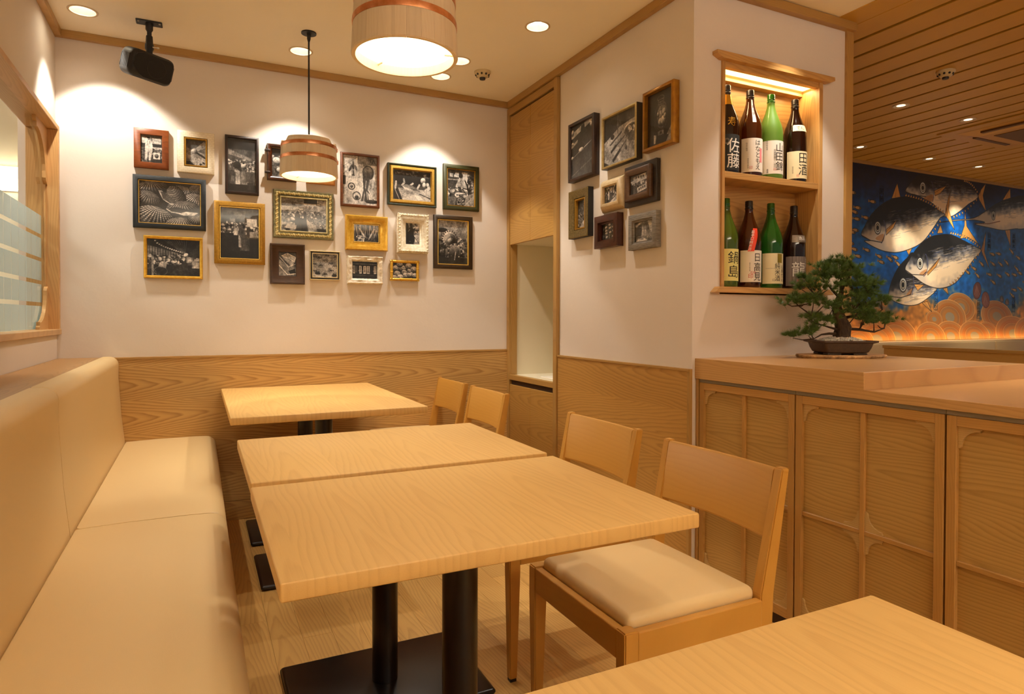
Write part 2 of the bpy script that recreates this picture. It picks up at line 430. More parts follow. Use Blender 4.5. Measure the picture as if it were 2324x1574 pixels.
# ceiling with real holes for the downlights
def ceiling_with_holes():
    bm = B(XL-.15, 2.76, -3.0, YB+.1, CZ, CZ+.06); me = bpy.data.meshes.new('c'); bm.to_mesh(me); bm.free()
    a = bpy.data.objects.new('c', me); COL.objects.link(a)
    bm = bmesh.new()
    for x, y in DOWN: lathe(bm, [(.052, -.05), (.052, .2)], 32, x, y, CZ)
    bmesh.ops.recalc_face_normals(bm, faces=bm.faces)
    mc = bpy.data.meshes.new('k'); bm.to_mesh(mc); bm.free()
    k = bpy.data.objects.new('k', mc); COL.objects.link(k)
    md = a.modifiers.new('b', 'BOOLEAN'); md.operation = 'DIFFERENCE'; md.object = k; md.solver = 'EXACT'
    dg = bpy.context.evaluated_depsgraph_get(); out = bpy.data.meshes.new_from_object(a.evaluated_get(dg))
    bpy.data.objects.remove(a); bpy.data.objects.remove(k); out.name = 'ceiling'
    return out
ce = struct('ceiling', ceiling_with_holes(), m_ceil)

wb = struct('wall_back', B(XL-.15, 5.0, YB, YB+.1, 0, CZ), m_wall)
struct('wainscot_panel', B(-.40, XR, YB-.012, YB, .107, .888, bev=.001, seg=1), m_wains_x, wb)
struct('wainscot_cap', B(-.43, XR, YB-.016, YB, .888, .900, bev=.001, seg=1), m_trim_x, wb)
struct('baseboard_back', B(.02, XR, YB-.011, YB, 0, .105, bev=.001, seg=1), m_wains_x)
wl_m = bmesh.new()
WZ0, WZ1 = 1.045, 2.01; WY0, WY1 = -.9, YB
box(wl_m, XL-.11, XL, -3.0, YB, 0, WZ0-.02); box(wl_m, XL-.11, XL, -3.0, YB, WZ1+.02, CZ)
box(wl_m, XL-.11, XL, -3.0, WY0, WZ0-.02, WZ1+.02)
wl = struct('wall_left', wl_m, m_wall)
# right wall behind the tables: opening for the tall cabinet
wr_m = bmesh.new(); box(wr_m, XR, XR+.10, YP, 3.152, 0, CZ)
wr = struct('wall_right', wr_m, m_wall)
struct('wainscot_panel', B(XR-.012, XR, YP+.004, 3.152, .06, .885, bev=.001, seg=1), m_wains_y, wr)
struct('wainscot_cap', B(XR-.016, XR, YP+.002, 3.152, .885, .896, bev=.001, seg=1), m_trim_y, wr)
struct('wainscot_end_post', B(XR-.014, XR+.002, YP-.002, YP+.014, 0, .896, bev=.001, seg=1), m_trim_z, wr)
struct('baseboard_right', B(XR-.010, XR, YP+.004, 3.152, 0, .06), m_trim_y)
# pier with the bottle niche (opening left clear)
NX0, NX1, NZ0, NZ1, NYB = 1.998, 2.570, 1.238, 2.19, 2.192
pm = bmesh.new()
box(pm, XR+.1, NX0-.018, YP, YP+.20, 0, CZ); box(pm, NX1+.018, XP, YP, YP+.20, 0, CZ)
box(pm, NX0-.018, NX1+.018, YP, YP+.20, 0, NZ0-.03); box(pm, NX0-.018, NX1+.018, YP, YP+.20, NZ1+.01, CZ)
pier = struct('wall_pier', pm, m_wall)
struct('trim_1', B(XP-.002, XP+.045, YP-.012, YP+.21, 0, CZ, bev=.002), m_trim_z)           # timber post at the pier end
struct('trim_2', B(XL, XR, YB-.030, YB, 2.466, CZ, bev=.002), m_trim_x)                    # crown, back wall
struct('trim_3', B(XL, XL+.030, -3.0, YB-.03, 2.466, CZ, bev=.002), m_trim_y)              # crown, left wall
struct('trim_4', B(XR-.030, XR, YP-.03, YB-.03, 2.460, CZ, bev=.002), m_trim_y)            # crown, right wall
struct('trim_5', B(XR, XP+.04, YP-.032, YP, 2.458, CZ-.003, bev=.002), m_trim_x)           # crown, pier
struct('wall_mural', B(5.0, 9.0, YM+.012, YM+.1, 0, CZ+.05), m_wall)
# slatted hall ceiling
hc = struct('ceiling_hall', B(2.76, 9.0, -3.0, YM+.1, CZ+.034, CZ+.06), m_gap)
struct('soffit_board', B(2.672, 2.806, -3.0, YM, CZ-.004, CZ+.03, bev=.001, seg=1), m_slat, hc)
sx = 2.826; k = 0
while sx < 8.85:
    cut = sx > 5.0 and sx < 6.35
    struct('slat', B(sx-.016, sx+.138, -3.0, YM-.03, CZ-.004, CZ+.016, bev=.0015, seg=1), m_slat, hc)
    sx += .1785; k += 1
struct('trim_6', B(2.8, 8.9, YM-.030, YM+.012, 2.476, CZ+.02, bev=.002), m_trim_x)

# ------------------------------------------------------------------ left window
GX = -.672
wi = struct('window_1', B(XL-.115, XL+.016, -1.0, YB-.002, WZ1, WZ1+.022, bev=.0015, seg=1), m_head)
obj('jamb', B(XL-.115, XL+.016, YB-.034, YB-.002, WZ0, WZ1, bev=.0015, seg=1), m_jamb, wi)
obj('sill', B(XL-.115, XL+.020, -1.0, YB-.002, WZ0-.026, WZ0, bev=.002, seg=1), m_head, wi)
obj('pane', sheet([(GX, -.9, WZ0), (GX, YB-.034, WZ0), (GX, YB-.034, WZ1), (GX, -.9, WZ1)]), m_glass, wi)
obj('bead', B(GX+.006, GX+.013, YB-.042, YB-.034, WZ0, WZ1), m_jamb, wi)
def bracket(r):
    """quarter-arch corner ornament with small steps at the ends, corner at the origin"""
    p = [(0, 0), (r, 0), (r, -.012*r/.2), (r*.93, -.018*r/.2), (r*.93, -.035*r/.2)]
    for i in range(0, 11):
        a = i/10*PI/2; p.append((r*(.90-.74*math.sin(a)), -r*(.16+.74*(1-math.cos(a)))))
    p += [(r*.13, -r*.95), (.035*r, -r)]
    p += [(0, -r)]
    return p
bm = bmesh.new(); prism(bm, [(YB-.034-a*1.02, WZ1+b*1.15) for a, b in bracket(.235)], 'yz', GX+.005, GX+.020)
obj('corner_bracket', bm, m_jamb, wi)
bm = bmesh.new(); prism(bm, [(YB-.034-a*.95, WZ0-b) for a, b in bracket(.205)], 'yz', GX+.005, GX+.020)
obj('corner_bracket', bm, m_jamb, wi)
# frosted film with clear lines: separate patches with gaps between them
ylines = [3.742]
for a in (3.676, 3.568, 3.452, 3.335, 3.220, 3.107): ylines.append(a)
for i in range(12): ylines.append(3.107-.1135*(i+1))
zl = [1.047, 1.164, 1.268, 1.377, 1.489, 1.588]
bm = bmesh.new()
ycol = [YB-.036]+ylines
for i in range(len(ycol)-1):
    for j in range(5):
        g0 = .009 if j else 0; g1 = .009 if j < 4 else 0
        box(bm, GX-.0062, GX-.0050, ycol[i+1]+.004, ycol[i]-.004, zl[j]+g0, zl[j+1]-g1)
o = obj('frosted_film', bm, m_film, wi); o['label'] = 'pale blue frosted film cut by clear grid lines'; o['kind'] = 'stuff'
# passage behind the window
struct('wall_passage', B(-2.5, XL-.115, 5.55, 5.65, 0, 2.62), m_ltwall)
struct('wall_passage_side', B(-2.6, -2.5, -3.0, 5.65, 0, 2.62), m_ltwall)
struct('ceiling_passage', B(-2.6, XL-.11, -3.0, 5.65, 2.62, 2.68), m_ltwall)
bm = bmesh.new(); box(bm, -1.33, -1.05, 5.50, 5.548, 1.98, 2.13, bev=.004)
o = thing('wall_light', 'bright oblong white wall light seen through the window glass', 'lamp', (0, 0, 0))
obj('diffuser', bm, m_tube, o); obj('backplate', B(-1.34, -1.04, 5.535, 5.5495, 1.97, 2.14), m_white, o)
o = thing('ceiling_tube_light', 'bright strip light high in the passage behind the window', 'lamp')
obj('diffuser', B(-1.42, -1.12, 4.3, 4.45, 2.54, 2.60, bev=.01), m_tube, o); obj('housing', B(-1.44, -1.10, 4.28, 4.47, 2.59, 2.62), m_white, o)
o = thing('wall_dispenser', 'rounded white dispenser on the passage wall behind the window jamb', 'dispenser')
obj('cover', B(-1.085, -.90, 5.38, 5.55, 1.96, 2.36, bev=.035, seg=4), m_white, o, smooth=True)
obj('drip_tray', B(-1.06, -.92, 5.40, 5.55, 1.93, 1.955, bev=.006), m_cream, o)
struct('trim_7', B(-2.5, XL-.115, 5.54, 5.552, 1.84, 1.90), m_cream)

# wooden ledge behind the bench backrest
struct('trim_8', B(XL, -.432, -1.2, YB-.001, .872, .900, bev=.002), m_shelf)

# ------------------------------------------------------------------ pictures: printed photographs drawn into small images
class Pic:
    def __init__(s, w, h, bg, ch=1):
        s.w, s.h = w*2, h*2; s.asp = w/h; s.ch = ch
        s.a = np.empty((s.h, s.w, ch)); s.a[:] = bg
        s.X, s.Y = np.meshgrid((np.arange(s.w)+.5)/s.w, (np.arange(s.h)+.5)/s.h)
        s.rng = np.random.RandomState(w*31+h)
    def bb(s, x0, x1, y0, y1):
        i0, i1 = max(0, int(y0*s.h)-1), min(s.h, int(y1*s.h)+2); j0, j1 = max(0, int(x0*s.w)-1), min(s.w, int(x1*s.w)+2)
        return (slice(i0, i1), slice(j0, j1)) if i1 > i0 and j1 > j0 else None
    def put(s, sl, m, v, a=1.0):
        v = np.asarray(v, float); reg = s.a[sl]; k = (m*a)[..., None]
        s.a[sl] = reg*(1-k)+k*v
    def ell(s, cx, cy, rx, ry, v, rot=0, a=1.0, ring=None):
        R = max(rx, ry*1.0, rx*s.asp, ry/s.asp)+.01; sl = s.bb(cx-R, cx+R, cy-R, cy+R)
        if sl is None: return
        dx = (s.X[sl]-cx)*s.asp; dy = s.Y[sl]-cy; c, q = math.cos(rot), math.sin(rot)
        u = (dx*c+dy*q)/(rx*s.asp); w_ = (-dx*q+dy*c)/ry; d = u*u+w_*w_
        m = d < 1
        if ring: m &= d > (1-ring)**2
        elif s.ch == 1 and np.isscalar(v):
            sh = np.clip(1-(.55*w_+.30*u+.25*d), .25, 1.35); v = np.clip(v*sh, 0, 1)[..., None]
        s.put(sl, m, v, a)
    def poly(s, pts, v, a=1.0):
        xs = [p[0] for p in pts]; ys = [p[1] for p in pts]; sl = s.bb(min(xs), max(xs), min(ys), max(ys))
        if sl is None: return None
        X, Y = s.X[sl], s.Y[sl]; m = np.zeros(X.shape, bool); n = len(pts)
        for i in range(n):
            x0, y0 = pts[i]; x1, y1 = pts[(i+1) % n]
            if y0 == y1: continue
            c = ((y0 <= Y) & (Y < y1)) | ((y1 <= Y) & (Y < y0))
            m ^= c & (X < (x1-x0)*(Y-y0)/(y1-y0)+x0)
        if v is not None: s.put(sl, m, v, a)
        return sl, m
    def line(s, pts, wd, v, a=1.0):
        for (x0, y0), (x1, y1) in zip(pts, pts[1:]):
            sl = s.bb(min(x0, x1)-wd*2, max(x0, x1)+wd*2, min(y0, y1)-wd*2*s.asp, max(y0, y1)+wd*2*s.asp)
            if sl is None: continue
            px, py = (s.X[sl]-x0)*s.asp, s.Y[sl]-y0; vx, vy = (x1-x0)*s.asp, y1-y0
            t = np.clip((px*vx+py*vy)/(vx*vx+vy*vy+1e-12), 0, 1)
            m = (px-t*vx)**2+(py-t*vy)**2 < (wd*s.asp/2)**2
            s.put(sl, m, v, a)
    def rect(s, x0, y0, x1, y1, v, a=1.0): s.poly([(x0, y0), (x1, y0), (x1, y1), (x0, y1)], v, a)
    def field(s, nx, ny):
        return (s.field1(nx, ny, .5)+s.field1(nx, ny, 1.3))*.75-.25
    def field1(s, nx, ny, an):
        m = nx+ny; g = s.rng.rand(2*m+4, 2*m+4); c, q = math.cos(an), math.sin(an)
        fx = s.X*nx*c-s.Y*ny*q+m; fy = s.X*nx*q+s.Y*ny*c+1; i = fy.astype(int); j = fx.astype(int)
        u = fx-j; v = fy-i; u = u*u*(3-2*u); v = v*v*(3-2*v)
        return (g[i, j]*(1-u)+g[i, j+1]*u)*(1-v)+(g[i+1, j]*(1-u)+g[i+1, j+1]*u)*v
    def noise(s, nx, ny, amp): s.a += ((s.field(nx, ny)-.5)*amp)[..., None]
    def grain(s, amp): s.a += (s.rng.rand(s.h, s.w, 1)-.5)*amp
    def grad(s, v0, v1): s.a += (v0+(v1-v0)*s.Y)[..., None]
    def specks(s, x0, y0, x1, y1, n, r, lo, hi, sq=1.0):
        for _ in range(n):
            s.ell(x0+(x1-x0)*s.rng.rand(), y0+(y1-y0)*s.rng.rand(), r*(.5+s.rng.rand()), r*s.asp*sq*(.5+s.rng.rand()), lo+(hi-lo)*s.rng.rand(), s.rng.rand()*3)
    def blocks(s, x0, y0, x1, y1, n, bw, bh, lo, hi):
        for _ in range(n):
            x = x0+(x1-x0)*s.rng.rand(); y = y0+(y1-y0)*s.rng.rand(); q = .5+s.rng.rand()
            s.rect(x, y, x+bw*q, y+bh*q, lo+(hi-lo)*s.rng.rand())
    def finish(s):
        k = 1+(s.field(7, 7)-.5)*.35+(s.field(22, 22)-.5)*.3+(s.field(55, 55)-.5)*.35
        s.a *= k[..., None]; s.a += ((s.field(40, 40)-.5)*.07)[..., None]
        for ax_ in (0, 1): s.a = (np.roll(s.a, 1, ax_)+2*s.a+np.roll(s.a, -1, ax_))/4
        q = np.clip(s.a, 0, 1); s.a = q*q*(3-2*q)*.55+q*.40; s.grain(.05)
    def image(s, name, tint=(1.0, .955, .90)):
        a = np.clip(s.a, 0, 1); a = a.reshape(s.h//2, 2, s.w//2, 2, s.ch).mean((1, 3))
        h_, w_ = a.shape[:2]; px = np.ones((h_, w_, 4), np.float32)
        px[..., :3] = a*np.array(tint) if s.ch == 1 else a
        im = bpy.data.images.new(name, w_, h_); im.pixels.foreach_set(np.ascontiguousarray(px[::-1]).ravel()); im.pack()
        return im
def print_mat(im, rough=.5, bump=0.0):
    t = NT(im.name+'_print'); n = t.node('ShaderNodeTexImage'); n.image = im; n.extension = 'EXTEND'
    t.link(n.outputs[0], t.b.inputs['Base Color']); t.set(Roughness=rough)
    if bump:
        bw = t.node('ShaderNodeRGBToBW'); t.link(n.outputs[0], bw.inputs[0])
        g = t.noise(t.obj(), 120, 4, .7); t.bump(t.math('ADD', bw.outputs[0], t.math('MULTIPLY', g, .5)), bump, .004)
    return t.m
def uv_rect(name, x0, x1, z0, z1, y, mat, parent):
    bm = bmesh.new(); uv = bm.loops.layers.uv.new('uv')
    f = bm.faces.new([bm.verts.new(p) for p in ((x0, y, z0), (x1, y, z0), (x1, y, z1), (x0, y, z1))])
    for l, c in zip(f.loops, ((0, 0), (1, 0), (1, 1), (0, 1))): l[uv].uv = c
    me = bpy.data.meshes.new(name); bm.to_mesh(me); bm.free()
    return obj(name, me, mat, parent)

def p_fisherman(p):
    p.rect(0, .0, 1, .12, .35); p.rect(.05, .08, .95, .3, .78); p.blocks(.3, .05, .9, .25, 14, .1, .05, .25, .8)
    p.rect(0, .3, 1, .46, .2); p.rect(.5, .42, 1, .52, .75); p.rect(0, .45, .3, 1, .42); p.specks(0, .5, 1, 1, 90, .05, .1, .6)
    p.rect(.58, .62, .9, .86, .82); p.ell(.74, .74, .1, .08, .4); p.rect(.56, .86, 1, 1, .2)
    p.poly([(.22, .22), (.33, .17), (.44, .17), (.53, .26), (.56, .42), (.53, .62), (.45, .93), (.37, .93), (.36, .62), (.33, .62), (.27, .93), (.17, .92), (.2, .6), (.19, .4)], .8)
    p.line([(.31, .2), (.32, .34)], .015, .25); p.line([(.43, .2), (.42, .34)], .015, .25); p.line([(.345, .6), (.36, .9)], .02, .4)
    p.ell(.37, .12, .062, .055, .6); p.ell(.36, .085, .07, .04, .1)
def p_hand(p):
    p.grad(.0, .25); p.noise(5, 7, .15); p.poly([(0, .3), (.35, .42), (1, .72), (1, 1), (0, .55)], .55); p.poly([(0, .55), (1, .8), (1, 1), (.3, 1)], .66)
    p.poly([(.45, .34), (.95, .0), (1, .0), (1, .28), (.6, .42), (.5, .52), (.3, .5), (.24, .44), (.3, .38)], .62); p.ell(.42, .43, .16, .1, .68, -.3)
    p.poly([(.55, .46), (1, .66), (1, .72), (.5, .52)], .12); p.poly([(.6, .46), (.98, .5), (.98, .62)], .6)
    for i in range(4): p.line([(.3+i*.05, .46), (.26+i*.05, .54)], .03, .5)
    p.poly([(0, .85), (.2, .84), (.45, 1), (0, 1)], .15); p.specks(.7, .85, .95, .98, 6, .04, .1, .2)
def p_market_tall(p):
    p.rect(0, 0, 1, .2, .16); p.noise(6, 8, .1)
    p.poly([(.02, .2), (.85, .36), (.8, .41), (.02, .31)], .5)
    for i in range(9): p.line([(.02, .21+i*.012), (.82, .37+i*.004)], .012, .75 if i % 2 else .25)
    p.specks(.0, .4, 1, .62, 130, .04, .2, .8); p.ell(.55, .50, .1, .06, .8); p.ell(.55, .44, .05, .03, .3); p.ell(.32, .5, .14, .07, .15)
    p.blocks(.02, .6, .8, .8, 9, .18, .16, .3, .6)
    p.rect(.27, .62, .43, .86, .72)
    for i in range(8): p.line([(.27, .64+i*.027), (.43, .645+i*.027)], .01, .45)
    p.rect(.62, .62, .95, .8, .33); p.rect(0, .86, 1, 1, .14); p.rect(.68, .82, .9, .95, .25)
def p_plates(p):
    p.specks(0, 0, 1, 1, 60, .1, .2, .7); p.ell(.25, .42, .24, .14, .8, .3); p.ell(.6, .3, .2, .1, .75, -.4); p.ell(.5, .75, .3, .12, .72)
    p.ell(.25, .42, .24, .14, .15, .3, 1, .1); p.ell(.5, .75, .3, .12, .2, 0, 1, .1); p.ell(.2, .12, .3, .12, .2)
def p_small(p):
    p.noise(6, 5, .6); p.specks(0, .3, 1, 1, 40, .07, .2, .8)
def p_fan(p):
    p.rect(0, .0, 1, 1, .74); p.rect(.43, .0, .72, .2, .5); p.rect(.72, .0, 1, .17, .42); p.rect(.72, .17, 1, .22, .8)
    p.line([(0, .24), (.42, .02)], .01, .4); p.line([(0, .4), (.3, .2)], .01, .45); p.rect(.08, .42, .55, .83, .78); p.rect(.08, .42, .55, .46, .66); p.rect(0, .42, .08, .6, .15)
    p.ell(.3, .2, .03, .09, .3); p.ell(.22, .26, .03, .08, .3, .4); p.ell(.38, .25, .03, .07, .35, -.4); p.rect(.29, .3, .32, .4, .15); p.ell(.3, .4, .05, .012, .15)
    p.rect(.4, .16, .6, .42, .72); p.ell(.25, .63, .105, .075, .15, 0, 1, .28); p.ell(.25, .63, .05, .035, .4); p.ell(.4, .82, .12, .09, .2, 0, 1, .2); p.ell(.4, .85, .06, .04, .25)
    p.ell(.74, .33, .17, .15, .4); p.ell(.74, .33, .17, .15, .2, 0, 1, .12)
    for i in range(9): p.line([(.62+i*.03, .3+.02*(i % 3)), (.6+i*.03, .44)], .015, .18+.06*(i % 4))
    p.poly([(.58, .42), (.8, .44), (.72, .7), (.78, .97), (.5, .97), (.6, .7)], .3); p.line([(.68, .5), (.6, .95)], .03, .6); p.line([(.6, .5), (.7, .95)], .03, .2)
    p.line([(.72, .7), (.92, .9)], .025, .2); p.line([(.7, .72), (.72, .9)], .02, .7); p.rect(.0, .92, 1, 1, .7); p.ell(.85, .92, .2, .04, .2); p.rect(.78, .46, 1, .86, .66)
    p.line([(.92, .5), (.92, .8)], .02, .45); p.line([(.8, .06), (.82, .1)], .02, .1); p.line([(.86, .12), (.9, .05), (.95, .13)], .02, .1)
def p_cutting(p):
    p.rect(0, 0, 1, .5, .2); p.specks(0, 0, 1, .18, 50, .05, .05, .55); p.poly([(.05, .6), (1, .62), (1, 1), (.2, 1)], .68); p.poly([(0, .6), (.12, .6), (.25, 1), (0, 1)], .2)
    for x, y, r in ((.17, .28, .12), (.4, .3, .11), (.62, .33, .12), (.95, .36, .12)):
        p.ell(x, y, r, r*1.7, .1); p.ell(x-.01, y-.2, .05, .08, .55); p.ell(x-.01, y-.25, .055, .05, .12)
    for q in ([(.08, .4), (.06, .62)], [(.28, .3), (.3, .4), (.24, .5)], [(.52, .42), (.45, .5)], [(.7, .45), (.64, .6)]): p.line(q, .05, .7)
    p.line([(.92, .4), (.96, .55), (.82, .68)], .075, .72); p.ell(.8, .3, .07, .1, .8); p.ell(.83, .45, .05, .1, .82)
    p.poly([(.22, .52), (.35, .46), (.5, .5), (.72, .66), (.75, .7), (.6, .72), (.4, .66)], .5); p.poly([(.24, .54), (.4, .6), (.7, .7), (.5, .7), (.3, .62)], .8)
    p.poly([(.57, .84), (.72, .82), (.8, .95), (.68, .99)], .88); p.poly([(.7, .78), (1, .9), (1, .98), (.82, .92)], .8); p.line([(.7, .76), (1, .9)], .02, .2); p.line([(.05, .66), (.17, 1)], .015, .85)
def p_fishmonger(p):
    p.rect(0, 0, 1, .08, .3); p.blocks(.02, .03, .45, .15, 8, .1, .09, .5, .85); p.rect(0, .2, .5, .4, .25); p.rect(0, .26, .5, .29, .55)
    p.poly([(.55, .05), (.75, .05), (.8, .3), (.78, .55), (.3, .55), (.32, .42), (.45, .2)], .72); p.ell(.5, .15, .08, .07, .12)
    for i in range(8): p.line([(.36, .25+i*.035), (.76, .23+i*.035)], .008, .55)
    p.specks(.78, .1, 1, .6, 50, .05, .1, .6); p.line([(.66, .28), (.76, .46), (.74, .66)], .04, .1); p.line([(.6, .5), (.74, .52), (.86, .56)], .035, .12)
    p.specks(0, .52, .7, .75, 60, .07, .25, .85); p.ell(.5, .66, .2, .035, .8); p.ell(.4, .76, .08, .04, .75); p.rect(0, .76, .34, 1, .42); p.poly([(.36, .78), (.72, .8), (.6, 1), (.28, 1)], .15)
    p.specks(.36, .8, .62, .97, 30, .05, .3, .75, .5); p.poly([(.7, .72), (1, .6), (1, 1), (.62, 1)], .6); p.line([(1, .7), (.64, 1)], .02, .85)
def ribs(p, cx, cy, rx, ry, rot, n=22, lo=.15, hi=.72, half=False):
    R = max(rx, ry/p.asp, ry)+.02; sl = p.bb(cx-R, cx+R, cy-R, cy+R)
    if sl is None: return
    dx = (p.X[sl]-cx)*p.asp; dy = p.Y[sl]-cy; c, q = math.cos(rot), math.sin(rot)
    u = (dx*c+dy*q)/(rx*p.asp); v = (-dx*q+dy*c)/ry; d = u*u+v*v
    p.put(sl, d < 1.14, .04)
    f = np.arctan2(u, v+1.35)                          # fan of ribs from the hinge below
    r = np.hypot(u, v+1.35); rib = .5+.5*np.cos(f*n*2.6); cr = .72+.28*np.cos(r*34)
    sh = np.clip(1.05-.55*v-.35*u-.45*d, .12, 1.2)
    val = (.10+.75*rib*cr)*sh*.9+.05
    p.put(sl, d < 1, np.clip(val, 0, 1)[..., None])
def p_shells(p):
    p.noise(5, 5, .1)
    for a in ((.2, .14, .26, .16, -.15), (.75, .2, .22, .13, .3), (.95, .14, .14, .13, .3), (.14, .4, .2, .17, .35), (.94, .42, .22, .2, .25), (.6, .32, .14, .27, -.55), (.25, .85, .32, .25, .3), (.68, .98, .26, .16, -.05), (.95, .86, .16, .14, .2), (.7, .58, .26, .16, -.1)):
        ribs(p, *a)
    p.poly([(.3, .2), (.36, .2), (.58, .5), (.52, .54), (.38, .42)], .75); p.poly([(.34, .22), (.44, .25), (.62, .5), (.5, .5), (.38, .4)], .35)
    p.poly([(.44, .64), (.6, .58), (.97, .68), (.93, .75), (.72, .78), (.55, .73)], .12); p.poly([(.62, .74), (.76, .68), (.98, .69), (.9, .76), (.72, .78)], .85); p.line([(.44, .64), (.52, .71), (.66, .73)], .02, .85)
def p_worker(p):
    p.rect(0, 0, 1, .25, .3); p.blocks(0, .03, 1, .2, 20, .2, .06, .18, .5); p.specks(0, .28, 1, .5, 150, .035, .1, .95); p.rect(.68, .2, .95, .36, .75); p.rect(.0, .5, .5, .85, .14)
    p.noise(8, 8, .1); p.rect(.68, .4, .76, .8, .25); p.rect(.76, .46, 1, .58, .55); p.rect(.76, .58, 1, 1, .12); p.rect(0, .85, 1, 1, .1)
    p.poly([(.44, .3), (.54, .32), (.63, .45), (.64, .52), (.66, .78), (.58, .78), (.54, .6), (.5, .78), (.46, .78), (.48, .5)], .32)
    p.poly([(.46, .5), (.53, .6), (.54, .78), (.47, .78)], .7); p.ell(.44, .26, .06, .045, .15); p.rect(.38, .21, .5, .245, .06); p.poly([(.34, .42), (.45, .36), (.48, .42), (.44, .54), (.36, .54)], .6); p.rect(.34, .46, .44, .54, .85)
def p_stall(p):
    p.rect(0, 0, 1, .45, .55); p.rect(.5, 0, .8, .13, .12); p.rect(0, .0, .48, .36, .5); p.rect(.5, .14, .85, .36, .7); p.rect(.8, 0, 1, .3, .6)
    p.specks(0, .4, 1, .58, 120, .03, .15, .9); p.poly([(0, .55), (.4, .62), (.35, 1), (0, 1)], .5); p.specks(0, .55, .3, .95, 30, .07, .3, .75, .5); p.poly([(.52, .55), (1, .6), (1, 1), (.75, 1)], .55)
    p.specks(.58, .56, 1, .85, 60, .04, .25, .85, .5); p.poly([(.55, .6), (.8, .9), (.75, 1), (.6, 1)], .7); p.rect(.3, .6, .42, 1, .2); p.rect(.44, .6, .56, 1, .1)
    p.ell(.36, .55, .06, .12, .25); p.ell(.36, .42, .03, .045, .2); p.ell(.53, .55, .035, .1, .12); p.ell(.53, .43, .025, .035, .1); p.poly([(.12, .78), (.34, .82), (.32, .96), (.1, .92)], .72)
    p.rect(.8, .9, 1, 1, .2); p.poly([(.0, .24), (.3, .26), (.48, .3), (.48, .34), (.0, .37)], .78)
def p_saury(p):
    p.specks(0, 0, 1, 1, 30, .1, .1, .35)
    for i in range(12):
        x = .05+i*.085; t = random.uniform(-.25, .25)
        p.ell(x, .4, .03, .4, .72 if i % 2 else .55, t); p.ell(x+.014, .42, .012, .38, .25, t)
    p.ell(.4, .6, .04, .5, .85, -.6); p.ell(.7, .6, .04, .45, .8, .45); p.ell(.87, .55, .035, .4, .6, .35); p.ell(.25, .72, .16, .08, .7); p.specks(.0, .75, .5, 1, 30, .05, .2, .8)
def p_silhouette(p):
    p.noise(4, 6, .15); p.specks(.6, .05, 1, .55, 20, .12, .45, .85); p.rect(.66, .3, .95, .34, .3); p.rect(.6, .55, 1, 1, .7)
    p.ell(.4, .1, .11, .1, .08); p.poly([(.25, .2), (.5, .17), (.58, .3), (.62, .6), (.68, .66), (.66, .9), (.5, .9), (.25, .85)], .1); p.poly([(0, 0), (.2, .05), (.24, .3), (.28, 1), (0, 1)], .07)
    p.line([(.66, .66), (.98, .95)], .03, .08); p.line([(.3, .93), (1, .93)], .04, .1); p.rect(0, .88, .6, 1, .12); p.line([(.3, .3), (.18, .4)], .03, .6)
def p_scallop(p):
    p.rect(0, 0, 1, .3, .62); p.noise(6, 8, .2); p.poly([(0, .2), (.3, .18), (.6, .25), (1, .3), (1, .5), (0, .5)], .5); p.ell(.12, .22, .2, .05, .2); p.rect(0, .45, .25, 1, .1)
    p.specks(.6, .4, 1, .8, 40, .06, .2, .7); p.specks(0, .5, .3, .85, 30, .05, .05, .5); p.rect(0, .85, 1, 1, .14)
    p.ell(.4, .42, .27, .2, .72, -.3)
    for i in range(20):
        a = i/20*2*PI; p.ell(.4+.25*math.cos(a), .42+.18*math.sin(a), .025, .018, .25)
    p.ell(.4, .43, .2, .14, .5, -.3); p.ell(.42, .45, .15, .09, .35, -.5); p.ell(.42, .45, .1, .05, .55, -.5)
    p.ell(.58, .7, .26, .18, .45, .3)
    for i in range(20):
        a = i/20*2*PI; p.ell(.58+.23*math.cos(a), .7+.16*math.sin(a), .025, .02, .7 if i % 2 else .15)
    p.ell(.56, .7, .16, .12, .42); p.poly([(.35, .8), (.62, .85), (.55, 1), (.35, 1)], .2); p.line([(.6, .72), (.56, .9)], .03, .75)
def p_arcade(p):
    p.rect(0, 0, 1, .45, .12)
    for i in range(16):
        t = i/15; x = .15+.6*t; y = .05+.33*t**.6; p.ell(x, y, .02, .022, .75)
    for i in range(10): p.line([(.3+i*.05, .0), (.72, .4)], .008, .4)
    p.poly([(0, .16), (.7, .42), (.7, .5), (0, .5)], .35)
    for i in range(14): p.line([(.02+i*.05, .18+i*.018), (.02+i*.05, .5)], .01, .62)
    p.ell(.74, .42, .05, .06, .95); p.poly([(.76, .42), (1, .1), (1, .5)], .2); p.specks(0, .46, .68, .7, 120, .035, .2, .85); p.rect(0, .7, 1, 1, .18); p.poly([(.6, .7), (.75, .6), (.8, 1), (.4, 1)], .25)
    p.blocks(.74, .46, .95, .62, 10, .1, .14, .4, .8); p.rect(.08, .45, .12, 1, .6); p.poly([(.24, .64), (.37, .66), (.35, .8), (.2, .76)], .62); p.ell(.25, .88, .13, .12, .6, 0, 1, .06); p.ell(.05, .95, .12, .15, .5, 0, 1, .06); p.noise(20, 14, .12)
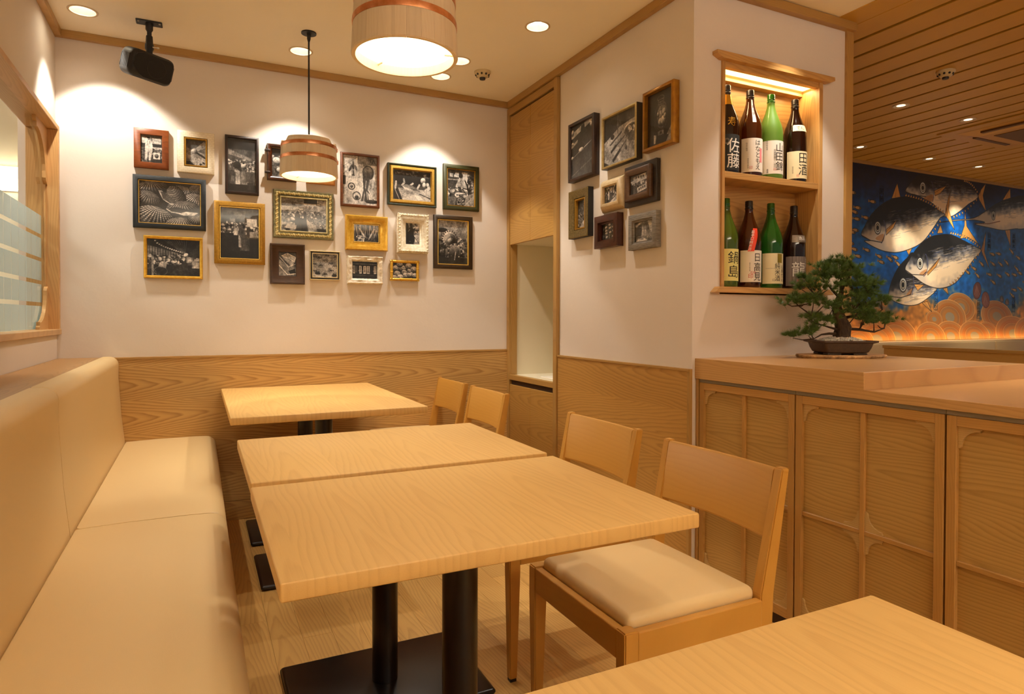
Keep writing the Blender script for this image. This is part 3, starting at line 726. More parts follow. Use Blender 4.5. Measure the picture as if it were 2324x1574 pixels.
def p_crates(p):
    p.poly([(0, .3), (.4, .5), (1, .6), (1, 1), (0, 1)], .5); p.noise(5, 6, .1); p.poly([(.15, .15), (.5, .02), (1, .2), (.95, .4), (.75, .6), (.3, .3)], .62)
    for i in range(12): p.line([(.2+i*.06, .1+.02*i), (.35+i*.05, .5)], .01, .35)
    p.line([(.15, .15), (.5, .03), (1, .2), (.9, .38), (.62, .26), (.15, .15)], .035, .9); p.line([(.5, .04), (.62, .26)], .025, .85); p.line([(.05, .2), (.55, .62), (.95, .5)], .035, .85)
    p.poly([(.55, .8), (.95, .68), (1, .9), (.7, .95)], .15); p.line([(0, .55), (.5, .95), (1, .9)], .05, .9); p.rect(0, .85, .3, 1, .6)
def p_stamps(p):
    p.a[:] = .62; p.grad(-.1, .1); p.noise(3, 3, .08)
    for cx, cy in ((.36, .5), (.22, .78), (.88, .85), (.5, .28), (.75, .4), (.78, .7), (.1, .15), (.1, .45), (.9, .5), (.3, .18), (.6, .08), (.52, .85), (.95, .12), (.1, .72)):
        p.ell(cx, cy, .125, .115, .3, 0, .7, .06)
        for k in range(7):
            x = cx-.07+.024*k; p.line([(x, cy-.03-.02*(k % 2)), (x+.012*(k % 3-1), cy+.03+.015*(k % 3 == 0))], .012, .12)
        p.line([(cx-.07, cy+.0), (cx+.05, cy-.01)], .01, .15)
    p.ell(.22, .82, .1, .05, .2); p.ell(.88, .9, .1, .05, .2)
def p_signs(p):
    p.a[:] = .12; p.rect(.0, .12, 1, .16, .5); p.rect(.3, .16, .32, .9, .3); p.noise(9, 6, .08)
    for x, w_ in ((.02, .08), (.27, .1), (.44, .11), (.58, .12), (.87, .1)):
        p.rect(x, .25, x+w_, .72, .8); p.rect(x+w_*.15, .28, x+w_*.85, .69, .72)
        for k in range(4): p.line([(x+w_*.3, .33+k*.09), (x+w_*.7, .33+k*.09)], .014, .1); p.line([(x+w_*.5, .3+k*.09), (x+w_*.4, .37+k*.09)], .014, .15)
    for k in range(8): p.line([(.12, .3+k*.05), (.19, .3+k*.05)], .014, .6)
    for x in (.25, .43, .7, .85): p.ell(x, .55, .014, .02, .98)
    p.rect(0, .8, 1, .83, .35)
def p_clams(p):
    p.a[:] = .25
    for x, y, r in ((.15, .35, .14), (.42, .35, .15), (.68, .2, .15), (.9, .4, .15), (.2, .7, .14), (.5, .6, .12), (.55, .8, .13), (.75, .75, .15), (.95, .8, .13), (.33, .92, .14), (.3, .1, .14), (.08, .95, .12), (.7, .5, .09)):
        p.ell(x, y, r*1.02, r*1.42, .15); p.ell(x, y, r*.95, r*1.3, .72, .4); p.ell(x-.02, y-.05, r*.6, r*.8, .82, .4)
        p.ell(x+.03, y+.06, r*.55, r*.5, .6, .4)
def p_lamps(p):
    p.a[:] = .14; p.grad(0, .16)
    p.poly([(0, .13), (1, -.06), (1, .03), (0, .24)], .72); p.poly([(.45, .05), (.6, .02), (.64, .2), (.42, .2)], .1); p.line([(0, .62), (1, .38)], .014, .75); p.ell(.46, .5, .11, .045, .85)
    p.ell(.06, .12, .06, .06, .8); p.ell(.9, .1, .05, .05, .65); p.poly([(0, .36), (.3, .28), (.28, .34), (0, .42)], .62); p.ell(.06, .33, .05, .03, .8); p.ell(.05, .6, .05, .03, .8)
    p.rect(0, .66, 1, 1, .26); p.line([(0, .96), (1, .72)], .03, .4); p.noise(4, 5, .06)
def p_knives(p):
    p.a[:] = .22; p.noise(6, 5, .12); p.poly([(0, .5), (.5, .27), (1, .2), (1, 1), (.2, 1), (0, .9)], .55); p.poly([(0, .9), (.2, 1), (0, 1)], .2); p.rect(.42, .0, .45, .4, .4); p.rect(.7, 0, 1, .2, .3)
    p.ell(.86, .4, .24, .13, .62); p.ell(.86, .4, .2, .1, .3); p.poly([(.62, .42), (1, .44), (1, .68), (.78, .64)], .38); p.ell(.82, .42, .05, .07, .8); p.specks(.75, .36, .97, .46, 12, .03, .5, .9)
    p.ell(.27, .43, .06, .05, .15); p.line([(.2, .58), (.55, .4)], .03, .2); p.line([(.24, .72), (.65, .5)], .025, .25); p.line([(.24, .73), (.38, .64)], .05, .14); p.line([(.3, .92), (.7, .6)], .03, .3); p.line([(.3, .92), (.5, .76)], .06, .14); p.line([(.7, .76), (.68, .7)], .06, .25); p.line([(.68, .72), (.74, .52)], .02, .5)
def p_machine(p):
    p.a[:] = .15; p.grad(0, .04); p.poly([(.36, .5), (.4, .25), (.55, .2), (.7, .25), (.7, .6), (.55, .72), (.4, .68)], .33); p.ell(.55, .47, .2, .2, .4)
    for x, y, r in ((.5, .44, .09), (.62, .4, .07), (.48, .57, .08), (.6, .56, .1), (.66, .48, .05), (.4, .42, .05)): p.ell(x, y, r*1.1, r, .22); p.ell(x, y, r, r*.9, .62)
    p.ell(.52, .47, .24, .27, .4, 0, 1, .04); p.line([(.3, .3), (.26, .6), (.4, .78)], .012, .35)
    p.ell(.5, .13, .13, .05, .55, 0, 1, .1); p.rect(.4, .15, .62, .25, .5); p.rect(.415, .16, .605, .24, .18); p.line([(.45, .2), (.58, .2)], .02, .5); p.line([(.45, .22), (.58, .22)], .012, .5)
    p.rect(.4, .74, .62, .82, .5); p.rect(.48, .76, .54, .8, .1); p.poly([(.24, .78), (.34, .8), (.3, .95), (.24, .95)], .75); p.poly([(.78, .8), (1, .6), (1, 1), (.6, 1)], .58); p.poly([(.34, .82), (.8, .86), (.7, .98), (.34, .96)], .1)
def p_hall(p):
    p.a[:] = .3; p.noise(8, 12, .3)
    for i in range(9):
        a = .2+i*.14; p.line([(.5+.9*math.cos(a)-.4, .05+i*.03), (.9-.05*i, .35)], .03, .7 if i % 2 else .1)
    p.specks(0, .5, 1, 1, 110, .05, .1, .85); p.poly([(.5, .8), (1, .7), (1, 1), (.3, 1)], .75); p.rect(.1, .0, .35, .3, .2); p.blocks(.7, .02, .95, .3, 12, .1, .03, .7, .9)
def p_banners(p):
    p.a[:] = .3; p.noise(9, 9, .35); p.specks(0, 0, 1, .7, 60, .05, .1, .7)
    for x, y, h in ((.25, .3, .5), (.42, .1, .3), (.6, .15, .3), (.85, .1, .25)): p.rect(x, y, x+.09, y+h, .82); [p.line([(x+.025, y+.05+k*.08), (x+.065, y+.05+k*.08)], .02, .2) for k in range(int(h/.09))]
    p.poly([(.3, 1), (.9, .6), (1, .7), (.6, 1)], .75); p.poly([(.6, .95), (1, .8), (1, 1), (.6, 1)], .8)
def p_shopfront(p):
    p.a[:] = .3; p.poly([(.15, .1), (.9, .0), (.9, .15), (.2, .3)], .72); p.poly([(0, .3), (1, .12), (1, .34), (.1, .5)], .62); p.line([(.1, .44), (1, .27)], .02, .8); p.rect(0, .5, .18, 1, .16)
    p.specks(.2, .45, 1, .7, 60, .05, .1, .7); p.poly([(.4, .7), (.95, .58), (.95, .85), (.42, .98)], .8)
    for k in range(4): p.rect(.3+k*.14, .08+.0*k, .38+k*.14, .2, .25); p.rect(.48+k*.11, .72-.02*k, .55+k*.11, .86-.02*k, .2)
    p.rect(.6, .4, .65, .56, .75); p.rect(.2, .55, .22, 1, .6)
def p_lanterns(p):
    p.a[:] = .22; p.noise(8, 8, .25); p.specks(.0, .0, 1, 1, 40, .05, .1, .6)
    for x, y in ((.27, .22), (.29, .44), (.3, .62), (.33, .86), (.55, .3), (.58, .58), (.8, .25), (.8, .5), (.52, .08)): p.ell(x, y, .085, .085, .9); p.line([(x, y-.05), (x, y+.05)], .02, .5)
    p.poly([(.7, .8), (.95, .74), (1, .95), (.8, 1)], .7)
def p_bottles(p):
    p.a[:] = .4; p.noise(7, 7, .3); p.poly([(0, .15), (.35, .0), (.4, .05), (.05, .25)], .75); p.rect(.1, .3, .35, .75, .25)
    for x in (.38, .52): p.rect(x, .3, x+.11, .7, .65); p.rect(x+.035, .2, x+.075, .32, .65); p.rect(x+.02, .45, x+.09, .58, .85); p.rect(x+.045, .48, x+.06, .56, .15)
    p.poly([(.7, 0), (.9, 0), (1, .6), (.85, .6)], .7); p.poly([(.05, .95), (.4, .78), (.7, .96), (.6, 1), (.1, 1)], .7); p.poly([(.3, 1), (.55, .85), (.7, 1)], .85); p.rect(.1, .72, .7, .76, .5)

# ------------------------------------------------------------------ picture frames
def ringmesh(bm, w_, h_, prof, wob=0.0, sub=1):
    """mitred frame: prof = (inset from the outer edge, distance in front of the wall)"""
    rows = []
    for ins, d in prof:
        x, z = w_/2-ins, h_/2-ins; c = [(-x, -z), (x, -z), (x, z), (-x, z)]; row = []
        for i in range(4):
            a, b = c[i], c[(i+1) % 4]
            for k in range(sub):
                t = k/sub; q = wob*(random.random()-.5) if sub > 1 else 0; q2 = wob*(random.random()-.5) if sub > 1 else 0
                row.append(bm.verts.new((a[0]+(b[0]-a[0])*t+q2*.4, -d+q, a[1]+(b[1]-a[1])*t+q2*.4)))
        rows.append(row)
    n = len(rows[0])
    for r0, r1 in zip(rows, rows[1:]):
        for i in range(n): bm.faces.new((r0[i], r0[(i+1) % n], r1[(i+1) % n], r1[i]))
def fmat(c1, c2, rough=.4, metal=0.0, sc=40, bump=.1, stretch=(1, 1, 1)):
    return speckled('frame_finish', c1, c2, sc, rough, bump, metal, stretch)
PICN = 0
def picture(label, loc, rz, w_, h_, draw, prof, mat, liner=None, linm=None, mat_w=0.0, group=None, res=150, wob=0, sub=1, bg=.3, side=None):
    """prof: outer profile; liner: (width, depth) of an inner lip; mat_w: extra white mount"""
    global PICN; PICN += 1
    t = thing('picture_frame', label, 'picture', loc, rz, group)
    bm = bmesh.new(); ringmesh(bm, w_, h_, prof, wob, sub); obj('frame', bm, mat, t, smooth=(sub > 1 or len(prof) > 5), ang=50)
    ins = prof[-1][0]; dep = prof[-1][1]
    if side:
        d_ = max(q[1] for q in prof)-.004; bm = bmesh.new(); ringmesh(bm, w_, h_, [(.003, .001), (-.0006, .001), (-.0006, d_), (.003, d_)]); obj('frame_side', bm, side, t)
    if liner:
        lw, ld = liner; bm = bmesh.new(); ringmesh(bm, w_, h_, [(ins-.0005, ld*.6), (ins+lw*.3, ld), (ins+lw*.8, ld), (ins+lw, ld*.5), (ins+lw, .003)])
        obj('liner', bm, linm, t); ins += lw
    pw, ph = w_-2*ins, h_-2*ins
    pd = max(.006, (liner[1]*.6 if liner else prof[-2][1])-.007); q = res/max(pw, ph); p = Pic(max(16, int(pw*q)), max(16, int(ph*q)), bg); draw(p); p.finish()
    im = p.image('photo_%02d' % PICN)
    uv_rect('photograph', -pw/2, pw/2, -ph/2, ph/2, -pd, print_mat(im, .45), t)
    obj('glass', sheet([(-pw/2, -pd-.002, -ph/2), (pw/2, -pd-.002, -ph/2), (pw/2, -pd-.002, ph/2), (-pw/2, -pd-.002, ph/2)]), m_pane, t)
    obj('backing', B(-w_/2+.004, w_/2-.004, -.005, -.0005, -h_/2+.004, h_/2-.004), m_gap, t)
    t['depth'] = pd; return t
YF = YB-.0005
def flatp(fw, d, lip=.004): return [(0, .001), (0, d-.002), (.002, d), (fw-.002, d), (fw, d-lip), (fw, .004)]
def bevp(fw, d, hi): return [(0, .001), (0, d), (.004, hi), (fw*.35, hi), (fw-.002, hi*.55), (fw, hi*.45), (fw, .004)]
m_fgold = fmat('#e6b648', '#cf9a2c', .25, .45, 60); m_fgoldm = fmat('#b08228', '#9a7020', .4, .3, 120, .2)
m_fside = plain('frame_side_grey', '#3a3428', .5); m_fside2 = plain('frame_side_black', '#1a140d', .5)
m_lgold = plain('gold_liner', '#efc25c', .25, .4)
m_fbrown = fmat('#6b3710', '#562a0b', .35, 0, 30, .1, (1, 1, 8)); m_fdark2 = fmat('#22120a', '#2c180d', .45)
BW = 'framed photographs on the back wall'
picture('orange-brown wide wooden frame, photo of a fisherman in white overalls', (-.214, YF, 1.967), 0, .157, .201, p_fisherman, flatp(.031, .022), fmat('#87430f', '#70360b', .45, 0, 26, .1, (1, 1, 6)), group=BW)
def cracked():
    t = NT('cream_crackle'); v = t.node('ShaderNodeTexBrick'); v.inputs['Scale'].default_value = 26; v.inputs['Mortar Size'].default_value = .012
    mp = t.node('ShaderNodeMapping'); mp.inputs['Rotation'].default_value = (PI/2, 0, 0); t.link(t.obj(), mp.inputs[0]); t.link(mp.outputs[0], v.inputs[0])
    v.inputs['Color1'].default_value = (*lin('#e9dcc2'), 1); v.inputs['Color2'].default_value = (*lin('#e2d3b6'), 1); v.inputs['Mortar'].default_value = (*lin('#c4b08c'), 1)
    t.link(v.outputs[0], t.b.inputs['Base Color']); t.set(Roughness=.45); return t.m
picture('cream tiled-look frame with a gold inner edge, photo of a hand on fish', (-.009, YF, 1.971), 0, .177, .218, p_hand, flatp(.034, .022), cracked(), (.009, .024), m_fgoldm, group=BW)
picture('tall narrow dark brown frame, photo of a crowded market hall', (.216, YF, 1.927), 0, .169, .314, p_market_tall, flatp(.014, .024), m_fdark2, group=BW)
t = picture('carved dark brown frame half hidden behind the hanging bucket lamp', (.421, YF, 1.963), 0, .155, .201, p_plates, bevp(.026, .014, .030), fmat('#4a2208', '#2a1206', .3), group=BW)
for sx_, sz_ in ((-1, .3), (-1, -.3), (1, .3), (1, -.3)):
    obj('carved_band', B(sx_*.0765-.0145, sx_*.0765+.0145 if sx_ < 0 else .0775, -.033, -.012, sz_*.2-.005, sz_*.2+.005, bev=.002), m_fdark2, t)
picture('small light orange wooden frame peeping out behind the bucket lamp', (.631, YF, 1.951), 0, .160, .175, p_small, flatp(.026, .02), fmat('#c98a48', '#b87838', .4, 0, 30, .1, (1, 1, 6)), group=BW)
picture('thin chestnut frame, photo of a fan, wheels and umbrellas', (.856, YF, 1.907), 0, .227, .312, p_fan, flatp(.014, .02), fmat('#6e3a10', '#572b0a', .45, 0, 26, .1, (1, 1, 6)), group=BW, bg=.7)
t = picture('dark green frame with wide pebbled gold inside, photo of men cutting tuna', (1.171, YF, 1.905), 0, .305, .248, p_cutting, [(0, .001), (0, .024), (.002, .027), (.006, .027), (.009, .024), (.010, .004)], fmat('#29331f', '#1d2516', .5), (.025, .028), fmat('#dfb658', '#ab8028', .32, .6, 420, .9), group=BW)
picture('olive green ribbed frame, photo of a fishmonger in a striped shirt', (1.490, YF, 1.920), 0, .240, .282, p_fishmonger, flatp(.024, .022), fmat('#3e3e18', '#303010', .5, 0, 180, .4, (3, 1, 1)), (.006, .018), m_fgoldm, group=BW)
picture('large slate-black frame with thin gold line, photo of ribbed clam shells', (-.130, YF, 1.696), 0, .336, .269, p_shells, flatp(.024, .022), fmat('#14181b', '#1c2124', .6, 0, 160, .4, (1, 1, 5)), (.004, .018), m_lgold, group=BW, res=240, bg=.15)
picture('wide ochre-gold frame, photo of a man in a cap at work', (.204, YF, 1.560), 0, .255, .335, p_worker, flatp(.026, .022), m_fgoldm, (.006, .02), m_lgold, group=BW, res=190)
t = picture('ornate silver-gold frame with scroll beads, photo of a market stall', (.539, YF, 1.682), 0, .329, .268, p_stall, [(0, .001), (0, .012), (.004, .018), (.010, .017), (.03, .013), (.034, .012), (.034, .004)], fmat('#59563a', '#7d7650', .35, .4, 90, .2), (.009, .018), fmat('#d9cc9c', '#bfae72', .3, .5), group=BW, res=200)
bm = bmesh.new()
def beads(bm, w_, h_, ins, n, rad, d, tall=1.5):
    for side in range(4):
        L = (w_ if side % 2 == 0 else h_)-2*ins; cnt = max(2, int(n*L/w_))
        for i in range(cnt+1):
            q = -L/2+L*i/cnt; a = h_/2-ins if side % 2 == 0 else w_/2-ins
            x, z = ((q, -a), (a, q), (q, a), (-a, q))[side]; k = 1 if i % 2 else .72
            m = Matrix.LocRotScale((x, -d, z), Matrix.Rotation((.6 if side in (0, 2) else PI/2+.6), 3, 'Y'), (rad*k*tall, rad*k, rad*k))
            bmesh.ops.create_icosphere(bm, subdivisions=1, radius=1, matrix=m)
beads(bm, .329, .268, .019, 26, .0086, .016)
obj('scroll_beads', bm, fmat('#d8c78e', '#b09a58', .28, .5), t, smooth=True)
flat_text('sign_lettering', '佃友 佃', .021, m_ink, t, .035, -t['depth']-.0006, .043, bold=1.05)
flat_text('sign_lettering', '寫', .022, m_ink, t, -.055, -t['depth']-.0006, .062)
flat_text('sign_lettering', '占', .034, m_ink, t, .083, -t['depth']-.0006, .072)
picture('deep golden scooped frame, photo of slim silver fish', (.893, YF, 1.600), 0, .249, .203, p_saury, [(0, .001), (0, .026), (.005, .034), (.012, .033), (.026, .022), (.040, .016), (.046, .018), (.047, .004)], m_fgold, (.005, .014), m_lgold, group=BW)
m_fwhite = speckled('white_gesso', '#efe6d2', '#d9caa8', 70, .5, .35)
t = picture('white frame edged with carved leaves, photo of a figure in silhouette', (1.175, YF, 1.614), 0, .195, .237, p_silhouette, [(0, .001), (.004, .020), (.010, .036), (.022, .034), (.036, .022), (.040, .022), (.046, .016), (.054, .014), (.055, .004)], m_fwhite, group=BW, bg=.6)
bm = bmesh.new(); beads(bm, .195, .237, .011, 19, .0068, .034, 1.25); beads(bm, .195, .237, .004, 22, .005, .026, 1.2); obj('leaf_carving', bm, m_fwhite, t, smooth=True)
picture('dark brown frame with gold lip, photo of an open scallop shell', (1.437, YF, 1.575), 0, .257, .331, p_scallop, flatp(.024, .022), fmat('#3a2508', '#2c1c05', .5), (.007, .018), m_lgold, group=BW, res=190, bg=.5)
picture('thin bright gold frame, photo of a curved market arcade', (-.115, YF, 1.414), 0, .274, .219, p_arcade, [(0, .001), (0, .018), (.004, .022), (.008, .021), (.015, .014), (.016, .004)], m_fgold, group=BW, res=200)
picture('wide walnut frame, photo of stacked wire crates', (.450, YF, 1.402), 0, .184, .224, p_crates, [(0, .001), (0, .02), (.003, .024), (.008, .024), (.012, .02), (.045, .014), (.047, .004)], fmat('#44270c', '#321b07', .45, 0, 30, .1, (1, 1, 6)), group=BW)
t = picture('square black and cream frame, photo covered with brushed round stamps', (.654, YF, 1.401), 0, .168, .165, p_stamps, flatp(.004, .02), plain('cream_edge', '#d6c08e', .4), (.009, .016), plain('black_band', '#2a211a', .4), group=BW, res=170)
bm = bmesh.new(); ringmesh(bm, .142, .139, [(0, .004), (0, .018), (.003, .018), (.003, .004)]); obj('inner_edge', bm, plain('cream_edge2', '#d6c08e', .4), t)
for xx, zz in ((.016, .028), (-.022, .0), (.03, -.022), (.04, .04), (-.04, .045), (.0, -.045)): flat_text('stamp_lettering', '生', .017, m_ink, t, xx, -t['depth']-.0006, zz)
picture('whitewashed rough-carved frame, photo of lit shop signs', (.884, YF, 1.383), 0, .211, .164, p_signs, [(0, .001), (.001, .02), (.006, .028), (.014, .024), (.022, .026), (.031, .016), (.033, .004)], speckled('whitewash', '#eadfca', '#b99f74', 50, .6, .6, 0, (1, 1, 1), .004, .45, .75), group=BW, wob=.006, sub=14)
t = thing('picture_frame', 'small gold bamboo frame, photo of heaped clams', 'picture', (1.125, YF, 1.388), 0, BW)
p = Pic(140, 95, .25); p_clams(p); p.finish(); uv_rect('photograph', -.074, .074, -.047, .047, -.006, print_mat(p.image('photo_bamboo'), .45), t)
obj('glass', sheet([(-.074, -.008, -.047), (.074, -.008, -.047), (.074, -.008, .047), (-.074, -.008, .047)]), m_pane, t); obj('backing', B(-.086, .086, -.005, -.0005, -.058, .058), m_gap, t)
for a, b, kn in (((-.0905, .0, -.054), (.0905, .0, -.054), (-.02, .04)), ((-.0905, 0, .054), (.0905, 0, .054), (.015, .07)), ((-.081, 0, -.063), (-.081, 0, .063), (-.01,)), ((.081, 0, -.063), (.081, 0, .063), (.012,))):
    bm = bmesh.new(); A_, B_ = Vector(a)+Vector((0, -.012, 0)), Vector(b)+Vector((0, -.012, 0)); tube(bm, [A_, B_], .0088, 12)
    hor = a[2] == b[2]
    for q in kn:
        c = Vector((q, -.012, a[2])) if hor else Vector((a[0], -.012, q)); dv = Vector((1, 0, 0)) if hor else Vector((0, 0, 1))
        tube(bm, [c-dv*.004, c-dv*.002, c+dv*.002, c+dv*.004], [.0088, .0105, .0105, .0088], 12)
    obj('bamboo_rod', bm, m_fgold, t, smooth=True)

# right wall pictures, turned to face the tables
RZ = -PI/2; XF = XR-.0005
RWG = 'framed photographs on the right wall'
picture('dark brown burl frame, photo of hanging light bulbs', (XF, 2.880, 1.986), RZ, .250, .311, p_lamps, flatp(.018, .037), fmat('#3b220d', '#25140a', .35, 0, 14), group=RWG, bg=.15)
picture('pale champagne box frame with dark sides, photo of knives and a bowl', (XF, 2.545, 1.963), RZ, .281, .254, p_knives, flatp(.011, .037), fmat('#bfa870', '#a9925c', .35, .4), group=RWG, side=m_fside)
picture('glossy gold box frame, photo of an old machine with a dial', (XF, 2.257, 1.979), RZ, .210, .265, p_machine, flatp(.016, .034, .012), fmat('#a8741c', '#93621a', .3, .6), group=RWG, bg=.15)
picture('deep brushed pewter-gold frame with black sides, photo of an arched hall', (XF, 2.906, 1.654), RZ, .191, .252, p_hall, [(0, .001), (0, .034), (.004, .037), (.030, .030), (.042, .026), (.042, .004)], fmat('#8f7b4c', '#6f5f38', .4, .6, 120, .3), (.012, .024), m_fgoldm, group=RWG, side=m_fside2)
picture('cream stepped frame, photo of upright shop banners', (XF, 2.618, 1.708), RZ, .196, .160, p_banners, [(0, .001), (.001, .008), (.006, .014), (.022, .034), (.028, .036), (.036, .036), (.040, .028), (.040, .004)], fmat('#d4bd94', '#c7ad82', .45), group=RWG)
t = picture('brown wooden frame mounted on a larger dark board, photo of a shopfront', (XF, 2.391, 1.716), RZ, .185, .144, p_shopfront, [(0, .024), (0, .04), (.003, .044), (.012, .046), (.028, .036), (.030, .02)], fmat('#5b3b18', '#472c10', .4, 0, 26, .1, (1, 1, 6)), group=RWG)
obj('backboard', B(-.118, .118, -.024, -.001, -.094, .094, bev=.003), fmat('#33271c', '#241a12', .5, 0, 60, .3, (1, 1, 5)), t)
picture('red-brown mahogany box frame, photo of rows of paper lanterns', (XF, 2.648, 1.531), RZ, .200, .160, p_lanterns, [(0, .001), (0, .035), (.004, .038), (.034, .038), (.036, .022), (.042, .02), (.042, .004)], fmat('#4a200d', '#391708', .28), group=RWG)
picture('weathered grey wooden frame, photo of two bottles', (XF, 2.370, 1.499), RZ, .202, .161, p_bottles, [(0, .001), (0, .028), (.003, .030), (.026, .028), (.030, .022), (.036, .022), (.036, .004)], speckled('driftwood', '#6c665e', '#8c857b', 30, .7, .6, 0, (1, 1, 7), .003), group=RWG)

# ------------------------------------------------------------------ fish mural
MU = dict(
f1=[(110,95),(115,104),(123,114),(135,123),(150,130),(168,134),(185,135),(202,131),(220,126),(232,122),(224,118),(211,105),(198,94),(182,87),(161,82),(143,82),(128,85),(114,90),(122,91)],
f1eye=[(132,103)],
f1mouth=[(110,95),(122,91),(138,90),(141,95)],
f1gill=[(140,110),(143,102),(141,95),(137,90)],
f1pec=[(144,102),(159,112),(154,104),(144,97)],
f1dor=[(151,131),(159,146),(164,133)],
f1tail=[(232,122),(234,130),(240,145),(238,127),(242,120),(248,108),(238,117)],
f1cheek=[(129,93),(140,98),(140,91)],
f1anal=[(173,85),(177,80),(182,87)],
f2=[(171,139),(179,148),(189,156),(197,159),(223,161),(246,160),(264,156),(287,145),(270,135),(256,127),(242,121),(229,121),(213,131),(189,137)],
f2eye=[(197,145)],
f2mouth=[(171,139),(183,137),(202,137)],
f2gill=[(210,152),(214,143),(212,133)],
f2pec=[(215,144),(235,151),(224,142),(216,139)],
f2tail=[(287,145),(291,151),(300,159),(295,146),(301,130),(289,141)],
f2cheek=[(198,135),(212,140),(211,133)],
f3=[(172,66),(178,76),(190,88),(207,98),(224,102),(242,103),(261,99),(280,94),(293,90),(280,80),(264,66),(248,55),(225,50),(203,53),(186,60)],
f3eye=[(194,73)],
f3mouth=[(172,66),(182,62),(199,62),(203,65)],
f3gill=[(202,82),(206,73),(204,65),(199,62)],
f3pec=[(205,65),(225,80),(219,71),(206,62)],
f3dor=[(220,103),(225,112),(229,104)],
f3tail=[(293,91),(297,99),(301,110),(299,89),(308,72),(296,86)],
f3cheek=[(193,63),(204,68),(203,62)],
f3anal=[(230,50),(239,44),(237,51)],
f4=[(148,42),(152,54),(161,67),(174,77),(186,82),(216,61),(221,50),(208,41),(191,34),(174,33),(158,36),(150,40)],
f4eye=[(169,52)],
f4mouth=[(148,41),(166,40),(180,43),(184,50)],
f4gill=[(183,62),(185,53),(182,43)],
f4pec=[(185,53),(201,53),(191,47)],
f4cheek=[(174,43),(182,49),(181,43)],
f4anal=[(197,36),(213,27),(206,37)],
ml=[(219,113),(247,118),(279,122),(301,131),(318,139),(339,146),(370,152),(426,155),(474,152),(427,126),(371,117),(355,116),(332,113),(309,114),(282,116),(299,119),(279,120),(247,117)],
mleye=[(314,127)],
mlmouth=[(282,117),(306,118),(326,122)],
mlfin=[(335,114),(346,96),(345,114)],
mldor=[(330,144),(344,158),(345,147)],
mltail=[(471,151),(501,175),(486,153),(502,131)],
tailx=[(265,128),(268,113),(289,96),(270,102),(257,100),(264,113)],
sc1=[(287,49)],
sc2=[(302,40)],
cl1=[(331,41)],
cl2=[(341,38)],
labels=[(137,132),(307,100),(352,102),(219,38),(290,30),(353,37)],
small=[(98,132),(125,126),(105,119),(101,115),(104,109),(116,111),(102,99),(98,97),(101,82),(118,82),(135,77),(138,72),(150,75),(158,77),(106,76),(162,71),(96,87),(295,76),(282,71),(288,64),(271,67),(314,87),(325,88),(315,77),(329,77),(340,79),(309,66),(316,58),(327,65),(342,67),(355,67),(365,69),(362,85),(349,91),(355,51),(366,52),(351,45),(359,73)],
arc=[(160,3,32,19),(212,2,24,15),(244,3,25,15),(284,3,27,15),(306,7,18,10),(355,4,35,19),(260,32,24,14),(242,22,27,17),(323,23,29,16),(217,20,13,8),(133,1,27,17),(108,0,21,13)],
)
